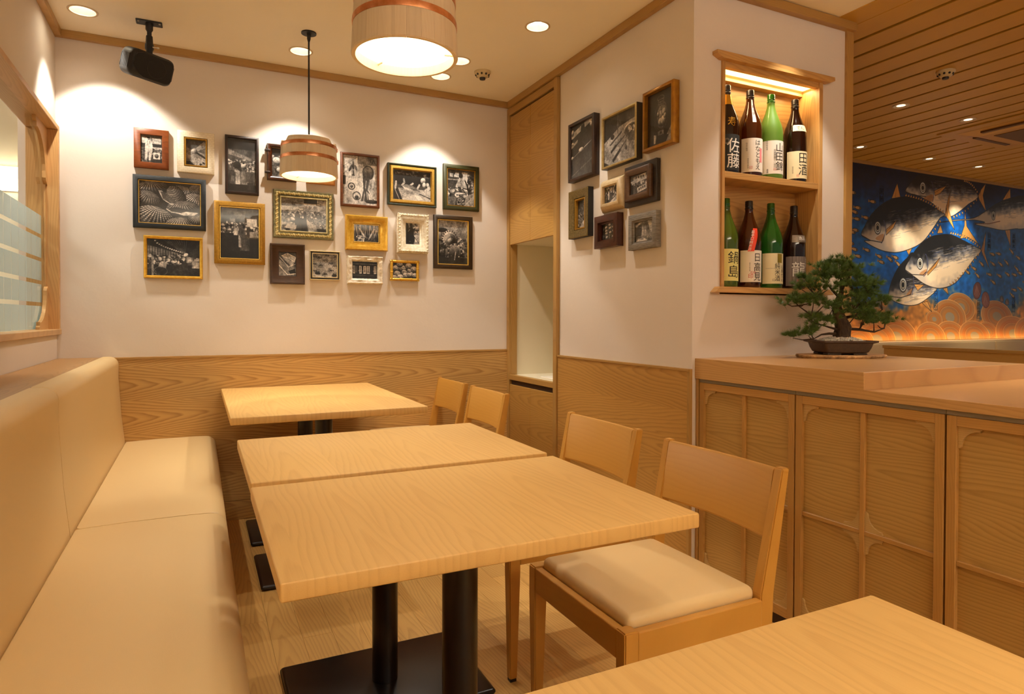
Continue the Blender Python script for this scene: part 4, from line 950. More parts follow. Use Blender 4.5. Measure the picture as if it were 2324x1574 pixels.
def mural():
    X0, X1, Z0, Z1 = 4.2, 8.7, .90, 2.50
    Wc, Hc = (X1-X0)*100, (Z1-Z0)*100
    p = Pic(1500, 540, 0.0, 3)
    u = lambda q: (q[0]/Wc, 1-q[1]/Hc)
    yy = 1-p.Y  # height 0..1
    n1, n2, n3 = p.field(9, 5), p.field(30, 14), p.field(120, 50)
    blue = np.array([.03, .36, .70]); navy = np.array([.015, .04, .15]); ochre = np.array([.70, .47, .20]); teal = np.array([.16, .56, .84])
    k = np.clip((yy-.60)/.36+(n1-.5)*.6, 0, 1)[..., None]; base = blue*(1-k)+navy*k
    k = np.clip((n2-.45)*1.6+(n1-.5), 0, 1)[..., None]*.45; base = base*(1-k)+teal*k*np.clip(1-(yy-.5)*2, 0, 1)[..., None]+base*k*(1-np.clip(1-(yy-.5)*2, 0, 1)[..., None])
    k = np.clip((.30-yy)/.13+(n2-.5)*1.2+(n3-.5)*.6, 0, 1)[..., None]; base = base*(1-k)+ochre*k
    p.a[:] = base*(.82+.36*n3[..., None])
    OC, CR, DK, WH = (.80, .58, .30), (.95, .86, .72), (.09, .08, .09), (.97, .93, .86)
    # stylised wave fans along the bottom
    for x, y, rx, rz in sorted(MU['arc']+[(385, 4, 30, 18), (420, 4, 28, 17), (80, 2, 26, 18), (50, 3, 24, 16), (20, 2, 24, 16), (400, 18, 26, 14), (60, 20, 22, 14)], key=lambda q: -q[1]):
        c = u((x, y)); ax, ay = rx/Wc, rz/Hc
        for i, (f, col) in enumerate(((1.0, (.92, .70, .40)), (.97, (.66, .46, .25)), (.80, (.68, .42, .16)), (.66, (.60, .36, .12)), (.62, (.82, .62, .34)), (.60, (.60, .42, .24)), (.46, (.68, .46, .20)), (.28, (.56, .54, .48)))):
            p.ell(c[0], c[1], ax*f, ay*f, col, .18, .9)
    def P(l): return [u(q) for q in l]
    def smooth(l, n=5):
        out = []; m = len(l)
        for i in range(m):
            a, b, c, d = [np.array(l[(i+k_) % m], float) for k_ in (-1, 0, 1, 2)]
            for t_ in range(n):
                t = t_/n; out.append(tuple(.5*((2*b)+(-a+c)*t+(2*a-5*b+4*c-d)*t*t+(-a+3*b-3*c+d)*t**3)))
        return out
    def outline(l, wd=.0016, col=DK, closed=True): p.line(P(l+[l[0]] if closed else l), wd, col, .85)
    def fin(l, col=OC):
        p.poly(P(l), col); outline(l, .0011)
        c = l[1]
        for q in l[2:]: p.line([u(((l[0][0]*.6+q[0]*.4), (l[0][1]*.6+q[1]*.4))), u(c)], .0009, (.35, .22, .08), .7)
    def finlets(a, b, n, up):
        for i in range(n):
            t = (i+.5)/n; x = a[0]+(b[0]-a[0])*t; y = a[1]+(b[1]-a[1])*t+math.sin(t*PI)*3*up
            p.poly(P([(x-1.6, y), (x+1.6, y), (x+.8, y+2.6*up)]), OC); outline([(x-1.6, y), (x+.8, y+2.6*up), (x+1.6, y)], .0008, DK, False)
    def body(l, head, tail, hw, dark=.5):
        l = smooth(l); r = p.poly(P(l), None)
        if r is None: return
        sl, m = r; gx = p.X[sl]*Wc; gy = (1-p.Y[sl])*Hc
        ax = np.array(tail, float)-np.array(head, float); L = np.linalg.norm(ax); ax /= L; nx = np.array([-ax[1], ax[0]])
        if nx[1] < 0: nx = -nx
        s_ = ((gx-head[0])*ax[0]+(gy-head[1])*ax[1])/L; q = ((gx-head[0])*nx[0]+(gy-head[1])*nx[1])/hw
        st = n3[sl]*.5+p.field(40, 220)[sl]*.5 if False else n3[sl]
        v = q+(st-.5)*.22+(n2[sl]-.5)*.22
        cols = np.empty(v.shape+(3,))
        a = np.array([.08, .075, .08]); b = np.array([.36, .37, .40]); c = np.array(CR); d = np.array([.80, .74, .66])
        k1 = np.clip((v+.22)/.36, 0, 1)[..., None]; k2 = np.clip((v-.10)/.28, 0, 1)[..., None]
        cols[:] = c; kk = np.clip((-.55-v)/.3, 0, 1)[..., None]; cols = cols*(1-kk)+d*kk
        cols = cols*(1-k1)+b*k1; cols = cols*(1-k2)+a*k2
        hd = np.clip((.27-s_)/.05, 0, 1)[..., None]*np.clip((.20-v)/.35, 0, 1)[..., None]
        cols = cols*(1-hd)+np.array([.78, .73, .66])*hd
        p.a[sl] = np.where(m[..., None], cols, p.a[sl])
        rs = np.random.RandomState(int(L))
        for _ in range(260):
            t = .3+.6*rs.rand(); o_ = (-.5+1.2*rs.rand())*(1-t*.6)*hw; x = head[0]+ax[0]*L*t+nx[0]*o_; y = head[1]+ax[1]*L*t+nx[1]*o_; ln = 3+9*rs.rand()
            colr = [(.2, .3, .6), (.9, .88, .86), (.12, .1, .1), (.95, .88, .78)][rs.randint(4)]
            i_, j_ = int(min(p.h-1, max(0, (1-y/Hc)*p.h))), int(min(p.w-1, max(0, x/Wc*p.w)))
            if not (sl[0].start <= i_ < sl[0].stop and sl[1].start <= j_ < sl[1].stop and m[i_-sl[0].start, j_-sl[1].start]): continue
            p.line([u((x, y)), u((x+ax[0]*ln, y+ax[1]*ln))], .0008, colr, .32)
        outline(l, .0016)
    def eye(c, r):
        a = u(c)
        for f, col in ((1.15, DK), (1.0, (.75, .76, .74)), (.72, DK), (.6, (.8, .78, .7)), (.42, (.03, .03, .03))): p.ell(a[0], a[1], r*f/Wc*.78, r*f/Hc, col)
    def fish(k, hw, er):
        for f in ('tail', 'dor', 'anal'):
            if k+f in MU: fin(MU[k+f])
        l = MU[k]; head = l[0]; tail = max(l, key=lambda q: q[0])
        body(l, head, tail, hw)
        if k+'cheek' in MU: p.poly(P(smooth(MU[k+'cheek'])), (.66, .40, .17), .6)
        if k+'gill' in MU: outline(smooth(MU[k+'gill'])[:-5], .0018, (.25, .27, .42), False)
        if k+'mouth' in MU: outline(MU[k+'mouth'], .0018, DK, False)
        eye(MU[k+'eye'][0], er)
        if k+'pec' in MU: fin(MU[k+'pec'])
    p.poly(P(MU['tailx']), OC); outline(MU['tailx'], .0012)
    for x, y in MU['small']+[(40+random.random()*60, 60+random.random()*80) for _ in range(26)]+[(375+random.random()*60, 30+random.random()*90) for _ in range(24)]:
        c = u((x, y)); a = .12+.5*random.random() if x > 250 or y < 80 else .2*random.random()
        p.ell(c[0], c[1], 4.5/Wc, 1.75/Hc, (.1, .07, .04), a); p.ell(c[0], c[1], 3.9/Wc, 1.25/Hc, (.72, .57, .36), a)
        t0 = u((x-3.6*math.cos(a), y+3.6*math.sin(a))); t1 = u((x-6.2*math.cos(a)-1.3*math.sin(a), y+6.2*math.sin(a)-1.6)); t2 = u((x-6.2*math.cos(a)+1.3*math.sin(a), y+6.2*math.sin(a)+1.6))
        p.poly([t0, t1, t2], (.6, .45, .26)); e = u((x+2.6*math.cos(a), y-2.6*math.sin(a))); p.ell(e[0], e[1], .7/Wc, .7/Hc, (.1, .06, .03))
    fish('f2', 24, 5.2); finlets((262, 157), (286, 147), 9, 1); finlets((286, 143), (244, 121), 9, -1)
    fin(MU['mltail']); fin(MU['mldor']); fin(MU['mlfin']); body(MU['ml'], (262, 121), (474, 152), 20); outline(MU['mlmouth'], .0018, (.4, .2, .08), False); eye(MU['mleye'][0], 4.2)
    fish('f1', 27, 5.4); finlets((170, 135), (230, 123), 16, 1); finlets((226, 118), (192, 90), 9, -1)
    fish('f4', 24, 6.2)
    fish('f3', 26, 5.2); finlets((240, 104), (292, 92), 14, 1); finlets((290, 88), (240, 54), 12, -1)
    for (x, y), rx, rz, rot, col in ((MU['sc1'][0], 7.5, 8.5, .2, (.42, .22, .18)), (MU['sc2'][0], 7.5, 8.0, -.2, (.5, .27, .22)), (MU['cl1'][0], 4, 3.4, .5, (.25, .26, .26)), (MU['cl2'][0], 4, 3.4, -.5, (.28, .29, .28))):
        c = u((x, y)); p.ell(c[0], c[1], rx*1.06/Wc*.9, rz*1.06/Hc, (.14, .08, .07), rot); p.ell(c[0], c[1], rx/Wc*.9, rz/Hc, col, rot)
        for i in range(11):
            a = -1.1+2.2*i/10; p.line([u((x-rx*.15, y+rz*.75)), u((x+rx*.75*math.sin(a), y-rz*.75*math.cos(a)))], .0011, (.78, .58, .50) if i % 2 else (.3, .15, .12), .8)
    for x, y in MU['labels']: p.line([u((x-2.6, y-9)), u((x+2.6, y-9)), u((x+2.6, y+9)), u((x-2.6, y+9)), u((x-2.6, y-9))], .0011, (.06, .06, .08), .85)
    im = p.image('fish_painting')
    t = thing('wall_painting', 'large painted relief of tuna and a swordfish over golden waves on the far wall', 'painting', (X0, YM+.011, Z0))
    uv_rect('painted_surface', 0, X1-X0, 0, Z1-Z0-.01, -.008, print_mat(im, .38, .35), t)
    obj('panel', B(0, X1-X0, -.007, 0, 0, Z1-Z0-.01), m_gap, t)
    for (x, y), s_ in zip(MU['labels'], ('黒鮪', '目鉢鮪', '真梶木', 'びんなが', '帆立貝', '浅蜊')):
        flat_text('caption_lettering', s_, .16/len(s_)*.92 if len(s_) > 2 else .062, m_ink, t, x/100, -.0088, y/100, True, 1.05)
mural()

# ------------------------------------------------------------------ bench along the left wall
def sweep_y(bm, prof, y0, y1, soft=.012):
    """rounded-corner profile in X-Z pushed along Y, ends slightly drawn in"""
    cx = sum(p_[0] for p_ in prof)/len(prof); cz = sum(p_[1] for p_ in prof)/len(prof); rows = []
    for y, s_ in ((y0, .965), (y0+soft*.35, .99), (y0+soft, 1), (y1-soft, 1), (y1-soft*.35, .99), (y1, .965)):
        rows.append([bm.verts.new((cx+(x-cx)*s_, y, cz+(z-cz)*s_)) for x, z in prof])
    n = len(prof)
    for r0, r1 in zip(rows, rows[1:]):
        for i in range(n): bm.faces.new((r0[i], r0[(i+1) % n], r1[(i+1) % n], r1[i]))
    bm.faces.new(list(reversed(rows[0]))); bm.faces.new(rows[-1])
def arc_pts(cx, cz, r, a0, a1, n=6): return [(cx+r*math.cos(a0+(a1-a0)*i/n), cz+r*math.sin(a0+(a1-a0)*i/n)) for i in range(n+1)]
bench = thing('banquette', 'long cream leather bench seat with padded back along the left wall', 'bench', (-.2, 1.5, 0))
def bpart(name, bm, mat, smooth=True):
    for v in bm.verts: v.co -= Vector((-.2, 1.5, 0))
    return obj(name, bm, mat, bench, smooth)
seat_prof = [(-.338, .30), (-.338, .462), (-.332, .470)]+[(-.2, .474)]+[(-.02, .474)]+arc_pts(.034, .424, .048, PI/2, 0, 6)+[(.078, .33), (.066, .30)]
back_prof = [(-.430, .44), (-.335, .44), (-.352, .60), (-.364, .80)]+arc_pts(-.403, .865, .040, .0, PI/2, 6)+[(-.430, .905)]
for a, b in ((2.305, YB-.014), (.80, 2.300), (-.70, .795)):
    bm = bmesh.new(); sweep_y(bm, seat_prof, a, b); bpart('seat_cushion', bm, m_leather)
    bm = bmesh.new(); sweep_y(bm, back_prof, a-.06, b-.06 if b < 3 else b); bpart('back_cushion', bm, m_leather)
bm = B(-.36, .02, -.7, YB-.014, .0, .30, bev=.002); bpart('plinth', bm, m_wains_y, False)

# ------------------------------------------------------------------ tables
def table_top(w_, d_): return B(-w_/2, w_/2, -d_/2, d_/2, .690, .720, bev=.004, seg=3)
def pedestal(t, y=0.0, suffix=''):
    bm = bmesh.new(); lathe(bm, [(.038, .018), (.038, .668)], 28, 0, y); obj('column', bm, m_black, t, smooth=True)
    obj('base_plate', B(-.280, .280, y-.200, y+.200, 0.0, .020, bev=.012, seg=3), m_black, t, smooth=True)
    obj('mounting_plate', B(-.16, .16, y-.12, y+.12, .672, .690, bev=.004), m_black, t)
def table(label, x, y, w_, d_, feet=(0.0,)):
    t = thing('dining_table', label, 'table', (x, y, 0), 0, 'pale ash tables along the bench')
    obj('tabletop', table_top(w_, d_), m_table, t, smooth=True, ang=25)
    for f in feet: pedestal(t, f)
    return t
table('pale wooden table standing against the back wall under the far lamp', .503, 3.238, .79, 1.118, (-.28, .28))
table('pale wooden table pushed against the nearer one, second from the window side lamp', .503, 1.905, .79, .585)
table('pale wooden table on black columns in the middle, in front of its twin', .500, 1.279, .79, .590)
table('pale wooden table in the lower right corner, only its top in view', .455, .292, .79, .596)

# ------------------------------------------------------------------ chairs (built facing -X)
def chair_proto():
    t = thing('dining_chair', '', 'chair', (0, 0, 0), 0, 'honey-coloured wooden chairs')
    def quad_leg(secs, name):
        bm = bmesh.new(); rows = []
        for (x, y, z, hx, hy) in secs: rows.append([bm.verts.new(p_) for p_ in ((x-hx, y-hy, z), (x+hx, y-hy, z), (x+hx, y+hy, z), (x-hx, y+hy, z))])
        for r0, r1 in zip(rows, rows[1:]):
            for i in range(4): bm.faces.new((r0[i], r0[(i+1) % 4], r1[(i+1) % 4], r1[i]))
        bm.faces.new(list(reversed(rows[0]))); bm.faces.new(rows[-1])
        bmesh.ops.bevel(bm, geom=[e for e in bm.edges], offset=.003, segments=2, affect='EDGES')
        return obj(name, bm, m_chair, t)
    for s_ in (-1, 1):
        l = quad_leg([(-.203, s_*.209, .008, .012, .012), (-.201, s_*.207, .34, .019, .018), (-.201, s_*.207, .424, .019, .018)], 'front_leg')
        obj('foot_glide', B(-.213, -.193, s_*.209-.010, s_*.209+.010, 0, .009), m_fdark, l)
        l = quad_leg([(.232, s_*.205, .008, .013, .013), (.205, s_*.207, .36, .021, .015), (.207, s_*.207, .43, .022, .015), (.262, s_*.213, .735, .012, .014)], 'back_post')
        obj('foot_glide', B(.222, .242, s_*.205-.010, s_*.205+.010, 0, .009), m_fdark, l)
        obj('side_rail', B(-.184, .186, s_*.214-.011, s_*.214+.011, .355, .421, bev=.003), m_chair, t)
    obj('front_rail', B(-.219, -.197, -.190, .190, .355, .421, bev=.003), m_chair_h, t)
    obj('back_rail', B(.193, .213, -.193, .193, .355, .415, bev=.003), m_chair_h, t)
    bm = bmesh.new(); N = 10; rows = []
    for iz in range(N+1):
        pass
    box(bm, -.194, .190, -.201, .201, .405, .446, bev=.018, seg=4)
    bmesh.ops.subdivide_edges(bm, edges=[e for e in bm.edges if e.calc_length() > .1], cuts=6, use_grid_fill=True)
    for v in bm.verts:
        if v.co.z > .43: v.co.z += .010*max(0, 1-(v.co.x/.2)**2)*max(0, 1-(v.co.y/.205)**2)
    obj('seat_cushion', bm, m_leather, t, smooth=True, ang=60)
    bm = bmesh.new(); rows = []; n = 14
    for i in range(n+1):
        y = -.199+.398*i/n; q = 1-(y/.2)**2; row = []
        for z, th in ((.560, 0), (.565, 1), (.725, 1), (.731, 0)):
            xc = .207+(z-.43)*(.055/.305)-.004+.024*q
            row.append((xc, y, z-(.0 if z < .7 else .004*q), th))
        rows.append(row)
    vr = []
    for row in rows:
        f = [bm.verts.new((x-.009*(.6 if not th else 1), y, z)) for x, y, z, th in row]; b = [bm.verts.new((x+.009*(.6 if not th else 1), y, z)) for x, y, z, th in row]
        vr.append(f+list(reversed(b)))
    for r0, r1 in zip(vr, vr[1:]):
        m = len(r0)
        for i in range(m): bm.faces.new((r0[i], r1[i], r1[(i+1) % m], r0[(i+1) % m]))
    bm.faces.new(vr[0]); bm.faces.new(list(reversed(vr[-1])))
    obj('backrest', bm, m_chair_h, t, smooth=True)
    return t
c0 = chair_proto(); c0.location = (1.045, 1.360, 0); c0['label'] = 'nearest wooden chair, cream seat fully in view, beside the middle table'
dup(c0, (1.060, 1.965, 0), 'wooden chair behind the nearest one, backed by the right wall panelling')
dup(c0, (1.088, 3.045, 0), 'wooden chair at the wall table in front of the tall cabinet doors')
dup(c0, (1.090, 3.585, 0), 'wooden chair tight in the far corner against the back wall panelling')

# ------------------------------------------------------------------ bucket lamps
def bucket_lamp(label, x, y, z0):
    t = thing('pendant_lamp', label, 'lamp', (x, y, 0), 0, 'wooden bucket pendant lamps')
    H, R0, R1 = .150, .138, .130
    def top(a):
        d = abs((a+PI+1.72) % PI-PI/2)      # two raised arcs with steps between
        if d > PI/2-.82: return H+.024
        if d > PI/2-1.06: return H+.024-(.024+.012)*((PI/2-.82)-d)/.24
        if d < .20: return H+.016
        return H-.012
    n = 24
    for i in range(n):                     # staves, each a thin curved board
        a0, a1 = 2*PI*i/n+.0012, 2*PI*(i+1)/n-.0012; bm = bmesh.new(); rows = []
        for k in range(5):
            a = a0+(a1-a0)*k/4; c, s_ = math.cos(a), math.sin(a); zt = top(a); rt = R0+(R1-R0)*zt/H
            rows.append([bm.verts.new((r*c, r*s_, z0+zz)) for r, zz in ((R0-.011, 0), (R0-.002, 0), (R0, .003), (rt, zt-.002), (rt-.002, zt), (rt-.011, zt))])
        for r0, r1 in zip(rows, rows[1:]):
            for j in range(6): bm.faces.new((r0[j], r0[(j+1) % 6], r1[(j+1) % 6], r1[j]))
        bm.faces.new(rows[0]); bm.faces.new(list(reversed(rows[-1])))
        obj('stave', bm, m_lampwood, t, smooth=True)
    bm = bmesh.new(); lathe(bm, [(R0-.0112, .004), (R1-.0112, H-.03)], 48, 0, 0, z0, close=False); obj('lining', bm, m_lampwood, t, smooth=True)  # lining added behind the staves to stop light leaking through their gaps
    for zz in (.083, .143):
        r = R0+(R1-R0)*zz/H+.0016; bm = bmesh.new(); lathe(bm, [(r-.003, -.0085), (r, -.0085), (r+.0008, 0), (r-.0004, .0085), (r-.003, .0085)], 64, 0, 0, z0+zz, close=False)
        h = obj('copper_hoop', bm, m_copper, t, smooth=True)
        obj('hoop_joint', B(r-.004, r+.005, -.012, .012, z0+zz-.009, z0+zz+.009, bev=.002), m_copper, h)
    bm = bmesh.new(); lathe(bm, [(0.0001, .024), (R0-.0125, .024), (R0-.0125, .030), (.0001, .030)], 48, 0, 0, z0, close=False); obj('diffuser', bm, m_diff, t)
    bm = bmesh.new(); lathe(bm, [(.0001, H-.03), (R1-.0115, H-.03), (R1-.0115, H-.02), (.0001, H-.02)], 40, 0, 0, z0, close=False); obj('top_board', bm, m_lampwood, t)
    for a in (-2.3, -.2, 1.9):
        obj('peg', (lambda b: (tube(b, [(math.cos(a)*(R0-.004), math.sin(a)*(R0-.004), z0+.019), (math.cos(a)*(R0-.034), math.sin(a)*(R0-.034), z0+.019)], .003, 8), b)[1])(bmesh.new()), m_lampwood, t)
    bm = bmesh.new(); tube(bm, [(0, 0, z0+H-.02), (0, 0, CZ-.02)], .0042, 8); obj('cord', bm, m_blackp, t, smooth=True)
    bm = bmesh.new(); lathe(bm, [(.0045, -.045), (.0085, -.03), (.009, -.008), (.036, -.006), (.036, 0)], 28, 0, 0, CZ); obj('canopy', bm, m_blackp, t, smooth=True)
    return t
bucket_lamp('smaller-looking far bucket lamp hanging on a long black cord', *LAMPS[0])
bucket_lamp('near bucket lamp cut off by the top of the picture', *LAMPS[1])

# ------------------------------------------------------------------ ceiling fittings
def downlight(label, x, y, z, lens, r=.051, group=None):
    t = thing('downlight', label, 'downlight', (x, y, z), 0, group)
    bm = bmesh.new(); lathe(bm, [(r+.010, 0), (r+.010, -.0025), (r+.002, -.003), (r, -.001), (r, .001)], 40, close=False); obj('trim_ring', bm, m_ring, t, smooth=True)
    bm = bmesh.new(); lathe(bm, [(r, .0), (r*.90, .018), (r*.72, .034)], 40, close=False); obj('reflector', bm, m_refl, t, smooth=True)
    bm = bmesh.new(); lathe(bm, [(.0005, .033), (r*.74, .033)], 40, close=False); obj('lens', bm, lens, t)
G1 = 'recessed downlights in the plaster ceiling'
for (x, y), lb in zip(DOWN, ('downlight over the left corner by the window', 'downlight beside the far lamp cord', 'downlight in front of the back wall right of the near lamp', 'downlight alone near the right wall crown', 'downlight half hidden by the near bucket lamp')):
    downlight('recessed round '+lb, x, y, CZ, m_bulb, group=G1)
G2 = 'recessed downlights in the slatted ceiling'
for (x, y), lb in zip(HALL, ('downlight nearest the pier in the slatted ceiling', 'downlight in the slats next to the air conditioner', 'downlight in the slats close to the wall painting and post', 'downlight in the slats above the uppermost painted tuna', 'downlight in the slats farthest from the pier')):
    t = thing('downlight', 'recessed round '+lb, 'downlight', (x, y, CZ-.004), 0, G2)
    bm = bmesh.new(); lathe(bm, [(.050, 0), (.050, -.004), (.043, -.005), (.041, -.001)], 40, close=False); obj('trim_ring', bm, m_ring, t, smooth=True)
    bm = bmesh.new(); lathe(bm, [(.042, -.001), (.036, -.0006), (.024, -.0004)], 40, close=False); obj('reflector', bm, m_refl, t, smooth=True)
    bm = bmesh.new(); lathe(bm, [(.0005, -.0005), (.026, -.0005)], 40, close=False); obj('lens', bm, m_bulb_d, t)
def detector(label, x, y, z):
    t = thing('heat_detector', label, 'detector', (x, y, z), 0)
    bm = bmesh.new(); lathe(bm, [(.047, 0), (.047, -.008), (.042, -.012), (.030, -.03), (.022, -.034), (.0005, -.034)], 32); obj('body', bm, m_fbark, t, smooth=True)
    for i in range(9):
        a = 2*PI*i/9; c = Vector((math.cos(a)*.0365, math.sin(a)*.0365, -.0205)); bm = bmesh.new()
        bmesh.ops.create_uvsphere(bm, u_segments=10, v_segments=6, radius=.0062, matrix=Matrix.Translation(c)); obj('vent_hole', bm, m_fdark, t, smooth=True)
    bm = bmesh.new(); lathe(bm, [(.017, -.033), (.016, -.044), (.0005, -.045)], 24); obj('sensor_cap', bm, m_fdark, t, smooth=True)
detector('small round perforated heat detector on the plaster ceiling', 1.456, 3.385, CZ)
detector('small round perforated heat detector on the slatted ceiling', 3.784, 2.212, CZ-.004)
# cassette air conditioner set into the slats
t = thing('ceiling_air_conditioner', 'square timber-coloured ceiling cassette sunk in the slatted ceiling', 'air conditioner', (0, 0, 0))
AX0, AX1, AY0, AY1 = 5.12, 5.86, 2.18, 2.915
bm = bmesh.new(); zz = CZ-.006
for a in ((AX0-.10, AX0+.06, AY0-.1, AY1+.08), (AX1-.06, AX1+.10, AY0-.1, AY1+.08), (AX0+.06, AX1-.06, AY1-.06, AY1+.08), (AX0+.06, AX1-.06, AY0-.1, AY0+.06)): box(bm, *a, zz-.008, zz)
obj('surround', bm, m_slat, t)
bm = bmesh.new()
x0, x1, y0, y1 = AX0+.05, AX1-.05, AY0+.05, AY1-.05
va = [bm.verts.new(q) for q in ((AX0, AY0, zz-.009), (AX1, AY0, zz-.009), (AX1, AY1, zz-.009), (AX0, AY1, zz-.009))]
vb = [bm.verts.new(q) for q in ((x0+.06, y0+.06, zz-.036), (x1-.06, y0+.06, zz-.036), (x1-.06, y1-.06, zz-.036), (x0+.06, y1-.06, zz-.036))]
for i in range(4): bm.faces.new((va[i], va[(i+1) % 4], vb[(i+1) % 4], vb[i]))
bm.faces.new(vb); obj('cover', bm, m_cass, t)
for q in ((x0-.015, x0+.02, y0+.1, y1-.1), (x1-.02, x1+.015, y0+.1, y1-.1), (x0+.1, x1-.1, y0-.015, y0+.02), (x0+.1, x1-.1, y1-.02, y1+.015)):
    obj('louvre', B(*q, zz-.031, zz-.016, bev=.003), m_cassd, t)
obj('grille', B(x0+.12, x1-.12, y0+.12, y1-.12, zz-.040, zz-.036, bev=.001), m_cassd, t)
# loudspeaker on a ceiling bracket
sp = thing('loudspeaker', 'black loudspeaker hanging from the ceiling on a jointed bracket', 'speaker', (-.205, 3.52, CZ))
obj('ceiling_plate', B(-.055, .055, -.030, .030, -.006, 0, bev=.004), m_blackp, sp)
bm = bmesh.new(); lathe(bm, [(.016, -.006), (.016, -.035), (.010, -.045), (.010, -.062), (.014, -.065), (.016, -.10), (.019, -.105), (.019, -.125), (.014, -.135), (.012, -.17)], 20); obj('bracket_arm', bm, m_blackp, sp, smooth=True)
bm = bmesh.new(); tube(bm, [(.012, -.01, -.118), (.034, -.01, -.118)], .003, 8); box(bm, .031, .042, -.014, -.006, -.122, -.114, bev=.002); obj('wing_screw', bm, m_refl, sp)
for x_ in (-.044, .044):
    bm = bmesh.new(); lathe(bm, [(.0045, -.0095), (.0045, -.006)], 10, x_, -.018); obj('screw', bm, m_refl, sp)
RS = Matrix.Rotation(math.radians(26), 4, 'Z') @ Matrix.Rotation(math.radians(20), 4, 'X') @ Matrix.Rotation(math.radians(4), 4, 'Y')
TS = Matrix.Translation((0, -.035, -.222)) @ Matrix.Scale(.84, 4)
bm = bmesh.new(); box(bm, -.118, .118, -.050, .100, -.074, .074, bev=.034, seg=5)
for i in range(6):
    box(bm, -.1192, .1192, -.03+i*.02, -.020+i*.02, -.040, .040, bev=.003, seg=1); box(bm, -.086, .086, -.03+i*.02, -.020+i*.02, -.0735, .0735, bev=.003, seg=1)
bmesh.ops.transform(bm, matrix=TS @ RS, verts=bm.verts); cab = obj('cabinet', bm, m_blackp, sp, smooth=True)
bm = bmesh.new()
oct_ = [(-.100, -.012), (-.062, -.054), (-.04, -.062), (.078, -.062), (.094, -.056), (.103, -.044), (.103, .044), (.094, .056), (.078, .062), (-.062, .062), (-.086, .052), (-.098, .036)]
prism(bm, oct_, 'xz', -.0535, -.040); bmesh.ops.transform(bm, matrix=TS @ RS, verts=bm.verts); obj('grille', bm, m_grille, sp)
bm = bmesh.new(); lathe(bm, [(.046, -.001), (.049, .0015), (.052, -.001)], 36); bmesh.ops.transform(bm, matrix=TS @ RS @ Matrix.Translation((.02, -.0535, 0)) @ Matrix.Rotation(PI/2, 4, 'X'), verts=bm.verts); obj('driver_ring', bm, m_blackp, sp, smooth=True)

# ------------------------------------------------------------------ tall cabinet in the right-hand corner
tc = thing('tall_cabinet', 'tall built-in wooden cabinet with an open cream niche in the far corner', 'cabinet', (XR, 3.47, 0))
def cpart(name, mat, x0, x1, y0, y1, z0, z1, bev=.0015, par=None):
    bm = B(x0, x1, y0-3.47, y1-3.47, z0, z1, bev=bev, seg=1); o = obj(name, bm, mat, par or tc); return o
C0, C1 = 3.155, 3.812
cpart('frame_post', m_trim_z, -.022, .03, C0, C0+.036, 0, 2.458); cpart('frame_post', m_trim_z, -.018, .03, C1-.034, C1, 0, 2.458)
cpart('top_rail', m_trim_y, -.018, .03, C0+.036, C1-.034, 2.412, 2.456)
cpart('carcass_side', m_cream, .03, .45, C1-.030, C1-.004, 0, 2.45); cpart('carcass_side', m_cream, .03, .45, C0+.004, C0+.03, 0, 2.45)
cpart('carcass_back', m_cream, .44, .45, C0+.03, C1-.03, 0, 2.45); cpart('carcass_top', m_cream, .0, .45, C0+.03, C1-.03, 1.58, 1.60)
cpart('niche_floor', m_cream, .02, .44, C0+.03, C1-.03, .716, .733); cpart('niche_edge', m_trim_y, -.014, .022, C0+.036, C1-.034, .703, .735)
cpart('finger_gap', m_gap, .004, .02, C0+.036, C1-.034, .672, .703); cpart('reveal_post', m_trim_z, .0, .04, C1-.040, C1-.030, .735, 1.58)
mid = 3.492
for a, b in ((C0+.038, mid-.001), (mid+.001, C1-.036)):
    cpart('upper_door', m_tall, -.012, .006, a, b, 1.576, 2.400); cpart('lower_door', m_tall, -.010, .008, a, b, .08, .672)
cpart('gap_strip', m_gap, .004, .02, C0+.036, C1-.034, 2.400, 2.412); cpart('plinth', m_gap, .02, .04, C0+.036, C1-.034, 0, .08)
bm = bmesh.new(); bmesh.ops.create_uvsphere(bm, u_segments=16, v_segments=10, radius=.010, matrix=Matrix.Translation((.332, C1-.034-3.47, .96)) @ Matrix.Scale(.5, 4, (0, 1, 0)))
obj('black_plug', bm, m_black, tc, smooth=True)
st = thing('phone_stand', 'white plastic stand lying in the open niche of the tall cabinet', 'stand', (XR+.16, 3.36, .733))
obj('tray', B(-.10, .12, -.10, .13, .0, .012, bev=.004), m_white, st)
bm = bmesh.new(); prism(bm, [(.05, .012), (.12, .012), (.12, .16), (.112, .16), (.10, .06), (.085, .03)], 'xz', -.10, .13); obj('curved_back', bm, m_white, st, smooth=True)

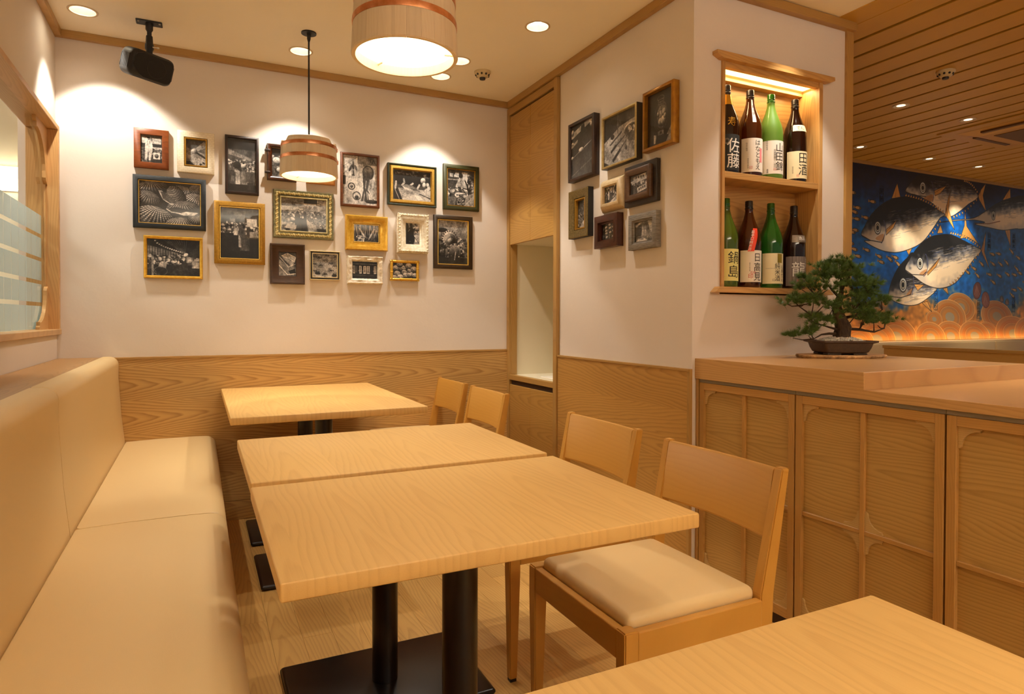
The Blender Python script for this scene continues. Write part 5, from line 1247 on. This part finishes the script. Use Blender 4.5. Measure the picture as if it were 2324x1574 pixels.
# ------------------------------------------------------------------ counter with ornamented doors
cn = thing('counter_cabinet', 'ash service cabinet with lattice doors and carved corner brackets below the counter', 'cabinet', (1.85, 1.0, 0))
def kpart(name, mat, x0, x1, y0, y1, z0, z1, bev=.0015, par=None):
    return obj(name, B(x0-1.85, x1-1.85, y0-1.0, y1-1.0, z0, z1, bev=bev, seg=1), mat, par or cn)
kpart('carcass', m_dframe_h, 1.885, 2.70, -1.2, YP-.004, 0, .856); kpart('end_post', m_dframe, 1.851, 1.886, 2.051, YP-.001, 0, .856)
for y0, y1 in ((1.575, 2.050), (1.0755, 1.5735), (.574, 1.0735), (.07, .572), (-.434, .068), (-.94, -.436)):
    kpart('finger_channel', m_channel, 1.8585, 1.886, y0, y1, .843, .857, 0)
    dr = kpart('door_panel', m_door, 1.868, 1.884, y0+.0015, y1-.0015, .05, .842)
    dr['label'] = None; del dr['label']
    def dp(name, mat, a0, a1, z0, z1, x=1.855): return kpart(name, mat, x, 1.870, a0, a1, z0, z1, .0012, dr)
    st_ = .026; a, b = y0+.002, y1-.002
    dp('stile', m_dframe, a, a+st_, .05, .842); dp('stile', m_dframe, b-st_, b, .05, .842); dp('rail', m_dframe_h, a+st_, b-st_, .814, .842); dp('rail', m_dframe_h, a+st_, b-st_, .05, .085)
    mid = (a+b)/2; dp('muntin', m_dframe, mid-.008, mid+.008, .085, .814, 1.859); dp('muntin', m_dframe_h, a+st_, mid-.008, .432, .446, 1.859); dp('muntin', m_dframe_h, mid+.008, b-st_, .432, .446, 1.859)
    r_ = .060
    for (yc, zc, sy, sz) in ((b-st_, .814, -1, -1), (mid+.008, .446, 1, 1), (mid-.008, .446, -1, 1), (a+st_, .814, 1, -1), (mid-.008, .432, -1, -1), (a+st_, .085, 1, 1), (b-st_, .085, -1, 1), (mid+.008, .432, 1, -1)):
        bm = bmesh.new(); prism(bm, [(yc-1.0+sy*u_, zc-sz*v_) for u_, v_ in bracket(r_)], 'yz', 1.862-1.85, 1.869-1.85)
        obj('corner_bracket', bm, m_corner, dr)
kpart('plinth', m_gap, 1.875, 1.89, -1.2, 2.06, 0, .05)
tp = thing('service_counter', 'thick two-level ash counter top running from the pier to the right edge', 'counter', (1.85, 1.314, .857))
obj('lower_top', B(0, .905, -2.5, 0, 0.0, .028, bev=.0015, seg=1), m_counter, tp)
obj('raised_block', B(0, .905, 0, YP-1.314-.001, .0005, .083, bev=.0015, seg=1), m_counter, tp)
obj('front_lipping', B(-.003, .0, 0, YP-1.314-.001, 0, .0825), m_counter_y, tp); obj('front_lipping', B(-.003, 0, -2.5, 0, 0, .0275), m_counter_y, tp)

# ------------------------------------------------------------------ bottle niche
nc = thing('bottle_shelf', 'lit wooden wall niche with a middle shelf holding tall bottles', 'shelf', (2.285, YP, 1.238))
def npart(name, mat, x0, x1, y0, y1, z0, z1, bev=.001, par=None):
    return obj(name, B(x0-2.285, x1-2.285, y0-YP, y1-YP, z0-1.238, z1-1.238, bev=bev, seg=1), mat, par or nc)
npart('back_panel', m_niche, NX0-.016, NX1+.016, NYB, NYB+.006, 1.215, 2.196); npart('side_panel', m_niche_z, NX0-.016, NX0, YP-.008, NYB, 1.238, 2.196); npart('side_panel', m_niche_z, NX1, NX1+.024, YP-.008, NYB, 1.238, 2.196)
npart('middle_shelf', m_niche, NX0, NX1, YP-.004, NYB, 1.700, 1.728); npart('top_panel', m_niche, NX0, NX1, 2.152, NYB, 2.150, 2.180); npart('front_valance', m_niche, NX0, NX1, YP-.004, YP+.020, 2.165, 2.196)
npart('light_panel', m_led, NX0, NX1, YP+.021, 2.151, 2.176, 2.182, 0)
bm = bmesh.new(); prism(bm, [(1.932-2.285, 2.217-1.238), (2.646-2.285, 2.217-1.238), (2.646-2.285, 2.200-1.238), (2.612-2.285, 2.188-1.238), (1.966-2.285, 2.188-1.238), (1.932-2.285, 2.203-1.238)], 'xz', -.030, .0); obj('lintel', bm, m_niche, nc)
bm = bmesh.new(); prism(bm, [(1.952-2.285, 0), (2.618-2.285, 0), (2.646-2.285, -.024), (1.926-2.285, -.024)], 'xz', -.034, NYB-YP); obj('sill', bm, m_niche, nc)

# ------------------------------------------------------------------ bottles
BP = [(.040, .0), (.0500, .004), (.0525, .012), (.0525, .205), (.0505, .228), (.0445, .252), (.034, .280), (.0245, .306), (.0185, .330), (.0165, .345)]
def patch(name, mat, par, z0, z1, half, th0=-PI/2, dr=.0006, rad=None, n=36, skew=0.0):
    """curved paper label hugging the glass"""
    bm = bmesh.new(); rows = []
    def R(z):
        for (ra, za), (rb, zb) in zip(BP, BP[1:]):
            if za <= z <= zb: return ra+(rb-ra)*(z-za)/(zb-za)
        return BP[-1][0]
    m = 6
    for j in range(m+1):
        z = z0+(z1-z0)*j/m; row = []
        for i in range(n+1):
            r = R(z)+dr; a = th0-half+2*half*i/n+skew*(j/m-.5); row.append(bm.verts.new((r*math.cos(a), r*math.sin(a), z)))
        rows.append(row)
    for r0, r1 in zip(rows, rows[1:]):
        for i in range(n): bm.faces.new((r0[i], r0[i+1], r1[i+1], r1[i]))
    return obj(name, bm, mat, par, smooth=True)
def curved_text(par, s_, size, x, z, mat, vertical=True, th0=-PI/2, pitch=1.08, bold=1.0, slope=0.0, dr=.0010, name='lettering'):
    V, Fc = text_pts(s_, size, vertical, pitch); me = bpy.data.meshes.new(name); out = []
    fb = bmesh.new(); fv = [fb.verts.new((a, b, 0)) for a, b in V]
    for f in Fc:
        try: fb.faces.new([fv[i] for i in f])
        except ValueError: pass
    bmesh.ops.triangulate(fb, faces=fb.faces[:])
    for _ in range(3):
        lg = [e for e in fb.edges if abs(e.verts[0].co.x-e.verts[1].co.x) > .0045]
        if not lg: break
        bmesh.ops.subdivide_edges(fb, edges=lg, cuts=1); bmesh.ops.triangulate(fb, faces=fb.faces[:])
    fb.verts.index_update(); V = [(v.co.x, v.co.y) for v in fb.verts]; Fc = [tuple(v.index for v in f.verts) for f in fb.faces]; fb.free()
    for a, b in V:
        zz = z+b; r = .0525
        for (ra, za), (rb, zb) in zip(BP, BP[1:]):
            if za <= zz <= zb: r = ra+(rb-ra)*(zz-za)/(zb-za)
        if zz > BP[-1][1]: r = BP[-1][0]
        r += dr; an = th0+(x+a*bold+slope*b)/.0535; out.append((r*math.cos(an), r*math.sin(an), zz))
    me.from_pydata(out, [], Fc); return obj(name, me, mat, par)
def bottle(label, x, z, glass, capm, h=1.0, group=None):
    t = thing('sake_bottle', label, 'bottle', (x, 2.126, z), 0, group)
    bm = bmesh.new(); lathe(bm, BP+[(.0170, .346), (.0170, .350), (.0160, .352), (.0150, .354)], 40); obj('glass_body', bm, glass, t, smooth=True)
    bm = bmesh.new(); lathe(bm, [(.0165, .350), (.0182, .352), (.0182, .356), (.0166, .358), (.0166, .364), (.0174, .366), (.0166, .368), (.0172, .374), (.0166, .376), (.0168, .385), (.0150, .388)], 32); obj('cap', bm, capm, t, smooth=True)
    return t
UG, LG = 'bottles on the upper niche shelf', 'bottles on the lower niche shelf'
UZ, LZ = 1.728, 1.2385
b = bottle('dark bottle with a black label in white brush writing, upper shelf', 2.070, UZ, m_dark, m_capblack, group=UG)
patch('label', m_paperk, b, .012, .165, 1.5); curved_text(b, '佐藤', .062, -0.004, .085, m_paper, pitch=1.05, bold=1.1); curved_text(b, '◎', .03, -0.039, .135, m_inkgrey, False); patch('neck_wrap', m_gold, b, .300, .345, 3.14, n=32); curved_text(b, '寿', .04, -0.016, .22, m_gold, False)
b = bottle('brown bottle with a white label, pink blossom and white neck strip, upper shelf', 2.208, UZ, m_brown, m_capblack, group=UG)
patch('label', m_paper, b, .018, .165, 1.52); curved_text(b, 'はなともえ', .026, -0.006, .092, m_ink, pitch=1.02); bm = bmesh.new()
patch('blossom', m_pink, b, .060, .122, .16, -PI/2+.22, .0008); patch('neck_strip', m_paper, b, .235, .342, .17, -PI/2-.40, .0009); curved_text(b, '美吉野', .016, -0.019, .292, m_ink, dr=.0014)
curved_text(b, '純米吟醸酒', .007, -0.056, .128, m_inkgrey); curved_text(b, '奈良県吉野郡', .007, -0.050, .055, m_inkgrey); curved_text(b, '印', .014, -0.038, .036, m_red, False)
b = bottle('frosted light green bottle with a white label, upper shelf', 2.336, UZ, m_frost, m_green, group=UG)
patch('label', m_paper, b, .022, .170, 1.52); curved_text(b, '山田錦', .040, -0.001, .098, m_ink, pitch=1.04, bold=1.1); curved_text(b, '山田錦百八拾円', .010, -0.026, .085, m_inkgrey); curved_text(b, '兵庫県産', .010, -0.026, .110, m_inkgrey); curved_text(b, '印', .013, -0.026, .042, m_red, False); curved_text(b, '特別純米酒', .008, -0.060, .150, m_inkgrey); curved_text(b, '清酒', .009, -0.058, .035, m_ink)
b = bottle('dark bottle with a cream label and cream neck band, upper shelf', 2.490, UZ, m_dark, m_capblack, group=UG)
patch('label', m_paperc, b, .016, .140, 1.52); curved_text(b, '田酒', .050, -0.004, .082, m_ink, pitch=1.05); curved_text(b, '印', .012, -0.032, .028, m_red, False); curved_text(b, '特別純米酒', .006, -0.054, .055, m_inkgrey); patch('neck_label', m_paperc, b, .232, .262, .95, -PI/2-.1); curved_text(b, 'でん', .018, -0.018, .247, m_ink, False)
b = bottle('green bottle with a plain yellow label, lower shelf', 2.070, LZ, m_olive, m_green, group=LG)
patch('label', m_papery, b, .028, .165, 1.52); curved_text(b, '鍋島', .052, -0.002, .098, m_ink, pitch=1.15, bold=1.15)
b = bottle('brown bottle with a red diagonal sash above its white label, lower shelf', 2.206, LZ, m_brown, m_capblack, group=LG)
patch('label', m_paper, b, .026, .165, 1.52); curved_text(b, '日高見', .038, -0.002, .092, m_ink, pitch=1.1); curved_text(b, '印', .022, -0.034, .052, m_red, False); curved_text(b, '石巻', .011, -0.024, .068, m_red, False); curved_text(b, '超辛口純米酒', .006, -0.038, .092, m_inkgrey); patch('sash', m_paperr, b, .160, .262, .26, -PI/2-.38, .0016, skew=.5); curved_text(b, '超辛口純米酒', .014, -0.031, .208, m_paper, slope=.22, dr=.0022)
b = bottle('clear green bottle with a cream label and gold corner, lower shelf', 2.340, LZ, m_green, m_green, group=LG)
patch('label', m_paperc, b, .022, .158, 1.52); patch('gold_square', m_gold, b, .115, .156, .26, -PI/2+.02, .0009); curved_text(b, '純米酒', .026, -0.012, .074, m_ink, pitch=1.08); curved_text(b, '山廃仕込', .018, 0.018, .070, m_ink, pitch=1.06); curved_text(b, '印', .013, -0.030, .038, m_inkgrey, False); curved_text(b, 'Yamahai Jikomi Junmai', .005, -0.040, .09, m_inkgrey, False)
b = bottle('dark bottle with a striped grey label and silver writing, lower shelf', 2.488, LZ, m_dark, m_capblack, group=LG)
patch('label', m_greystripe, b, .016, .150, 1.52); curved_text(b, '龍', .066, -0.020, .092, m_silver, False); curved_text(b, '九頭', .022, 0.028, .122, m_silver); curved_text(b, '印', .010, -0.026, .040, m_red, False); patch('neck_label', fmat('#8d8272', '#7b7062', .4, .5), b, .215, .248, .95, -PI/2-.05); curved_text(b, '逸品', .018, -0.004, .233, m_paper, False)

# ------------------------------------------------------------------ bonsai
slab = thing('display_slab', 'thin live-edge wooden slab under the bonsai pot', 'board', (2.447, 1.850, .940))
def blob(rx, ry, seed, n=44):
    r = random.Random(seed); ph = [r.random()*6 for _ in range(4)]
    return [(math.cos(2*PI*i/n)*rx*(1+.05*math.sin(3*2*PI*i/n+ph[0])+.03*math.sin(7*2*PI*i/n+ph[1])), math.sin(2*PI*i/n)*ry*(1+.06*math.sin(2*2*PI*i/n+ph[2])+.03*math.sin(5*2*PI*i/n+ph[3]))) for i in range(n)]
D3 = Matrix.Rotation(math.radians(-20), 4, 'Z')
def turned(bm, ang=-20): bmesh.ops.rotate(bm, verts=bm.verts, cent=(0, 0, 0), matrix=Matrix.Rotation(math.radians(ang), 3, 'Z')); return bm
out = blob(.190, .105, 3)
bm = bmesh.new(); prism(bm, [(x*.985, y*.985) for x, y in out], 'xy', .0125, .0140); obj('polished_face', turned(bm), m_slab, slab)
bm = bmesh.new(); prism(bm, [(x*.97, y*.97) for x, y in out], 'xy', 0, .001); 
rows = []
for s_, z in ((.95, 0.0), (.985, .004), (1.0, .008), (.985, .0125)): rows.append([bm.verts.new((x*s_*(1+.01*random.random()), y*s_, z)) for x, y in out])
for r0, r1 in zip(rows, rows[1:]):
    for i in range(len(out)): bm.faces.new((r0[i], r0[(i+1) % len(out)], r1[(i+1) % len(out)], r1[i]))
obj('bark_edge', turned(bm), m_slabbark, slab)
bs = thing('bonsai_pine', 'bonsai pine in a dark oblong clay pot on the counter', 'bonsai', (2.447, 1.850, .954))
def rrect(hx, hy, r, n=5):
    p_ = []
    for cx, cy, a in ((hx-r, hy-r, 0), (-hx+r, hy-r, PI/2), (-hx+r, -hy+r, PI), (hx-r, -hy+r, 1.5*PI)):
        for i in range(n+1): p_.append((cx+r*math.cos(a+PI/2*i/n), cy+r*math.sin(a+PI/2*i/n)))
    return p_
bm = bmesh.new(); rows = []
for hx, hy, z in ((.098, .068, .006), (.112, .080, .012), (.122, .088, .03), (.128, .093, .048), (.146, .108, .053), (.147, .109, .060), (.136, .099, .060), (.126, .090, .054), (.12, .085, .048)):
    rows.append([bm.verts.new((x, y, z)) for x, y in rrect(hx*.80, hy*.86, .012)])
for r0, r1 in zip(rows, rows[1:]):
    for i in range(len(r0)): bm.faces.new((r0[i], r0[(i+1) % len(r0)], r1[(i+1) % len(r0)], r1[i]))
bm.faces.new(list(reversed(rows[0]))); bm.faces.new(rows[-1])
PR = -24
pot = obj('pot', turned(bm, PR), m_pot, bs, smooth=True, ang=30)
for x_, y_ in ((-.055, -.04), (.055, -.04), (-.055, .04), (.055, .04)):
    bm = B(x_-.03, x_+.03, y_-.02, y_+.02, 0, .008, bev=.003); obj('pot_foot', turned(bm, PR), m_pot, pot)
bm = bmesh.new(); rg = random.Random(5)
for i in range(900):
    x, y = (rg.random()*2-1)*.100, (rg.random()*2-1)*.074
    d = 1-min(1, (x/.102)**2+(y/.078)**2); r = .003+.003*rg.random()
    bmesh.ops.create_icosphere(bm, subdivisions=1, radius=1, matrix=Matrix.LocRotScale((x, y, .052+.022*d), Matrix.Rotation(rg.random()*6, 3, (rg.random(), 1, .3)), (r*1.3, r, r*.8)))
o = obj('gravel', turned(bm, PR), m_pebble, bs); o['kind'] = 'stuff'
# frame for the tree: a = along the picture's horizontal, h = height above the slab
CX = Vector((math.cos(YAW), -math.sin(YAW), 0)); CY = Vector((math.sin(YAW), math.cos(YAW), 0))
def T(a, h, d=0.0): return CX*a+CY*d+Vector((0, 0, h))
bm = bmesh.new()
tr_pts = [T(.004, .058), T(.010, .085), T(.014, .115), T(.004, .145), T(-.012, .175), T(-.016, .205), T(-.004, .235), T(.006, .265), T(.004, .295), T(.000, .33)]
tube(bm, [tr_pts[0]+(tr_pts[-1]-tr_pts[0])*0+Vector((0, 0, -.012))]+tr_pts, [.046, .038, .034, .030, .026, .022, .018, .014, .010, .007, .003], 14)
for v in bm.verts: v.co += Vector((rg.random()-.5, rg.random()-.5, rg.random()-.5))*.006
bmesh.ops.subdivide_edges(bm, edges=bm.edges[:], cuts=1)
for v in bm.verts: v.co += Vector((rg.random()-.5, rg.random()-.5, rg.random()-.5))*.003
obj('trunk', bm, m_bark, bs, smooth=True, ang=80)
# branches: start on the trunk, tip, sag, pads as (a,h,d,radius)
PX = lambda x, y: ((x-930)*.000338, (1400-y)*.000338)
BR = [
 ([(.004, .085), (-.05, .088), (-.088, .084), (-.125, .066)], [(300, 1160, -.03, .026), (480, 1130, -.04, .034), (540, 1090, -.02, .03)]),
 ([(.010, .10), (-.04, .112), (-.09, .125)], [(520, 930, -.03, .036), (620, 990, -.05, .036), (720, 960, -.02, .04), (640, 920, .03, .03)]),
 ([(.0, .15), (-.06, .155), (-.13, .165), (-.19, .205)], [(240, 740, -.02, .03), (330, 690, -.03, .034), (440, 740, -.03, .038), (540, 690, -.04, .04), (660, 760, -.04, .04), (640, 690, .03, .036), (760, 800, -.05, .04)]),
 ([(-.014, .20), (-.06, .215), (-.12, .25)], [(420, 560, -.02, .034), (500, 500, -.03, .038), (600, 570, -.04, .036), (470, 440, 0, .03), (700, 560, -.05, .038)]),
 ([(-.002, .24), (-.04, .27), (-.07, .30)], [(620, 400, -.02, .034), (700, 360, -.03, .036), (640, 300, 0, .03), (740, 440, -.04, .034), (800, 330, -.02, .034)]),
 ([(.004, .27), (.02, .31), (-.01, .345)], [(830, 260, 0, .032), (900, 230, -.01, .034), (960, 290, -.02, .036), (1050, 330, -.01, .036), (880, 330, .03, .034), (1000, 400, -.03, .036), (900, 420, -.03, .034)]),
 ([(.006, .24), (.06, .26), (.11, .265)], [(1150, 430, 0, .036), (1250, 460, .02, .034), (1330, 500, 0, .034), (1100, 530, -.03, .038), (1220, 540, -.02, .036), (1340, 570, .02, .03), (1010, 520, -.04, .036)]),
 ([(-.006, .18), (.05, .19), (.11, .19)], [(1100, 640, -.02, .04), (1220, 630, 0, .036), (1000, 700, -.05, .04), (1120, 720, -.03, .036), (1320, 660, .02, .03), (920, 800, -.05, .04)]),
 ([(.0, .15), (.07, .165), (.16, .17), (.19, .19)], [(1430, 740, 0, .036), (1330, 800, .03, .03), (1200, 800, .03, .034), (1480, 700, .02, .026)]),
 ([(.012, .11), (.08, .105), (.14, .095), (.18, .11)], [(1200, 900, -.03, .038), (1320, 950, -.02, .038), (1280, 870, .03, .034), (1400, 1000, 0, .034), (1490, 970, 0, .036), (1130, 960, -.04, .036), (1540, 930, .02, .026), (1060, 860, -.05, .034)]),
]
for pts, pads in BR:
    bm = bmesh.new(); n = len(pts); d0 = sum(q[2] for q in pads)/len(pads)
    P3 = [T(a, h, d0*i/(n-1)) for i, (a, h) in enumerate(pts)]; tube(bm, P3, [.0075*(1-.75*i/(n-1)) for i in range(n)], 7)
    for x, y, d, r in pads:
        a, h = PX(x, y); tip = T(a, h-.012, d); near = min(P3, key=lambda q: (q-tip).length); mid = near.lerp(tip, .55)+Vector((0, 0, -.006))
        tube(bm, [near, mid, tip], [.0030, .0022, .0014], 6)
    br = obj('branch', bm, m_twig, bs, smooth=True)
    for x, y, d, r in pads:
        a, h = PX(x, y); c = T(a, h, d); V, Fc = [], []
        for k in range(16):                       # tufts in the pad, each a fan of needles
            o_ = Vector((rg.gauss(0, .6), rg.gauss(0, .6), rg.gauss(0, .22)))*r; base = c+o_
            ax_ = Vector((o_.x*1.2+rg.gauss(0, .006), o_.y*1.2+rg.gauss(0, .006), .030)).normalized()
            for j in range(44):
                dv = (ax_+Vector((rg.gauss(0, 1), rg.gauss(0, 1), rg.gauss(0, .8)))*.55).normalized(); L = .018+.012*rg.random(); sd = dv.orthogonal().normalized()*.00075; s2 = dv.cross(sd)
                b0 = len(V); q0 = base+dv*.001; V += [q0+sd, q0-sd*.5+s2*.86, q0-sd*.5-s2*.86, base+dv*L]
                Fc += [(b0, b0+1, b0+3), (b0+1, b0+2, b0+3), (b0+2, b0, b0+3)]
        me = bpy.data.meshes.new('needle_pad'); me.from_pydata([tuple(v) for v in V], [], Fc)
        o = obj('needle_pad', me, m_needle, br); o['kind'] = 'stuff'

# ------------------------------------------------------------------ seats of the hall beyond the counter
hb = thing('hall_bench', 'cream padded bench back running below the fish painting', 'bench', (6.0, 3.55, 0))
for a, b in ((4.30, 5.60), (5.605, 6.90), (6.905, 8.2)):
    obj('back_cushion', B(a-6.0, b-6.0, -.01, .08, .50, .895, bev=.018, seg=4), m_leather, hb, smooth=True)
obj('cushion_seat', B(-1.7, 2.2, -.21, -.012, .30, .45, bev=.02, seg=3), m_leather, hb, smooth=True); obj('plinth', B(-1.7, 2.2, -.19, .08, 0, .30), m_partition, hb)
struct('trim_9', B(4.2, 8.7, 3.632, 3.735, .878, .895, bev=.002), m_cream)
struct('trim_10', B(4.2, 8.7, 3.735, 3.800, .840, .852), m_cream)
ct = thing('cove_light', 'warm strip of light glowing behind the hall bench', 'lamp', (6.3, 3.765, .853)); obj('tape', B(-2.0, 2.3, -.020, .020, .034, .040), m_cove, ct)
obj('channel', B(-2.0, 2.3, -.022, .022, 0, .034), m_refl, ct)
pt = thing('partition', 'low wooden booth partition standing behind the counter', 'partition', (4.93, 2.2, 0))
obj('panel', B(-.02, .02, -1.2, 1.12, 0, .870), m_partition, pt); obj('cap', B(-.026, .026, -1.2, 1.13, .870, .893, bev=.002), m_trim_y, pt)
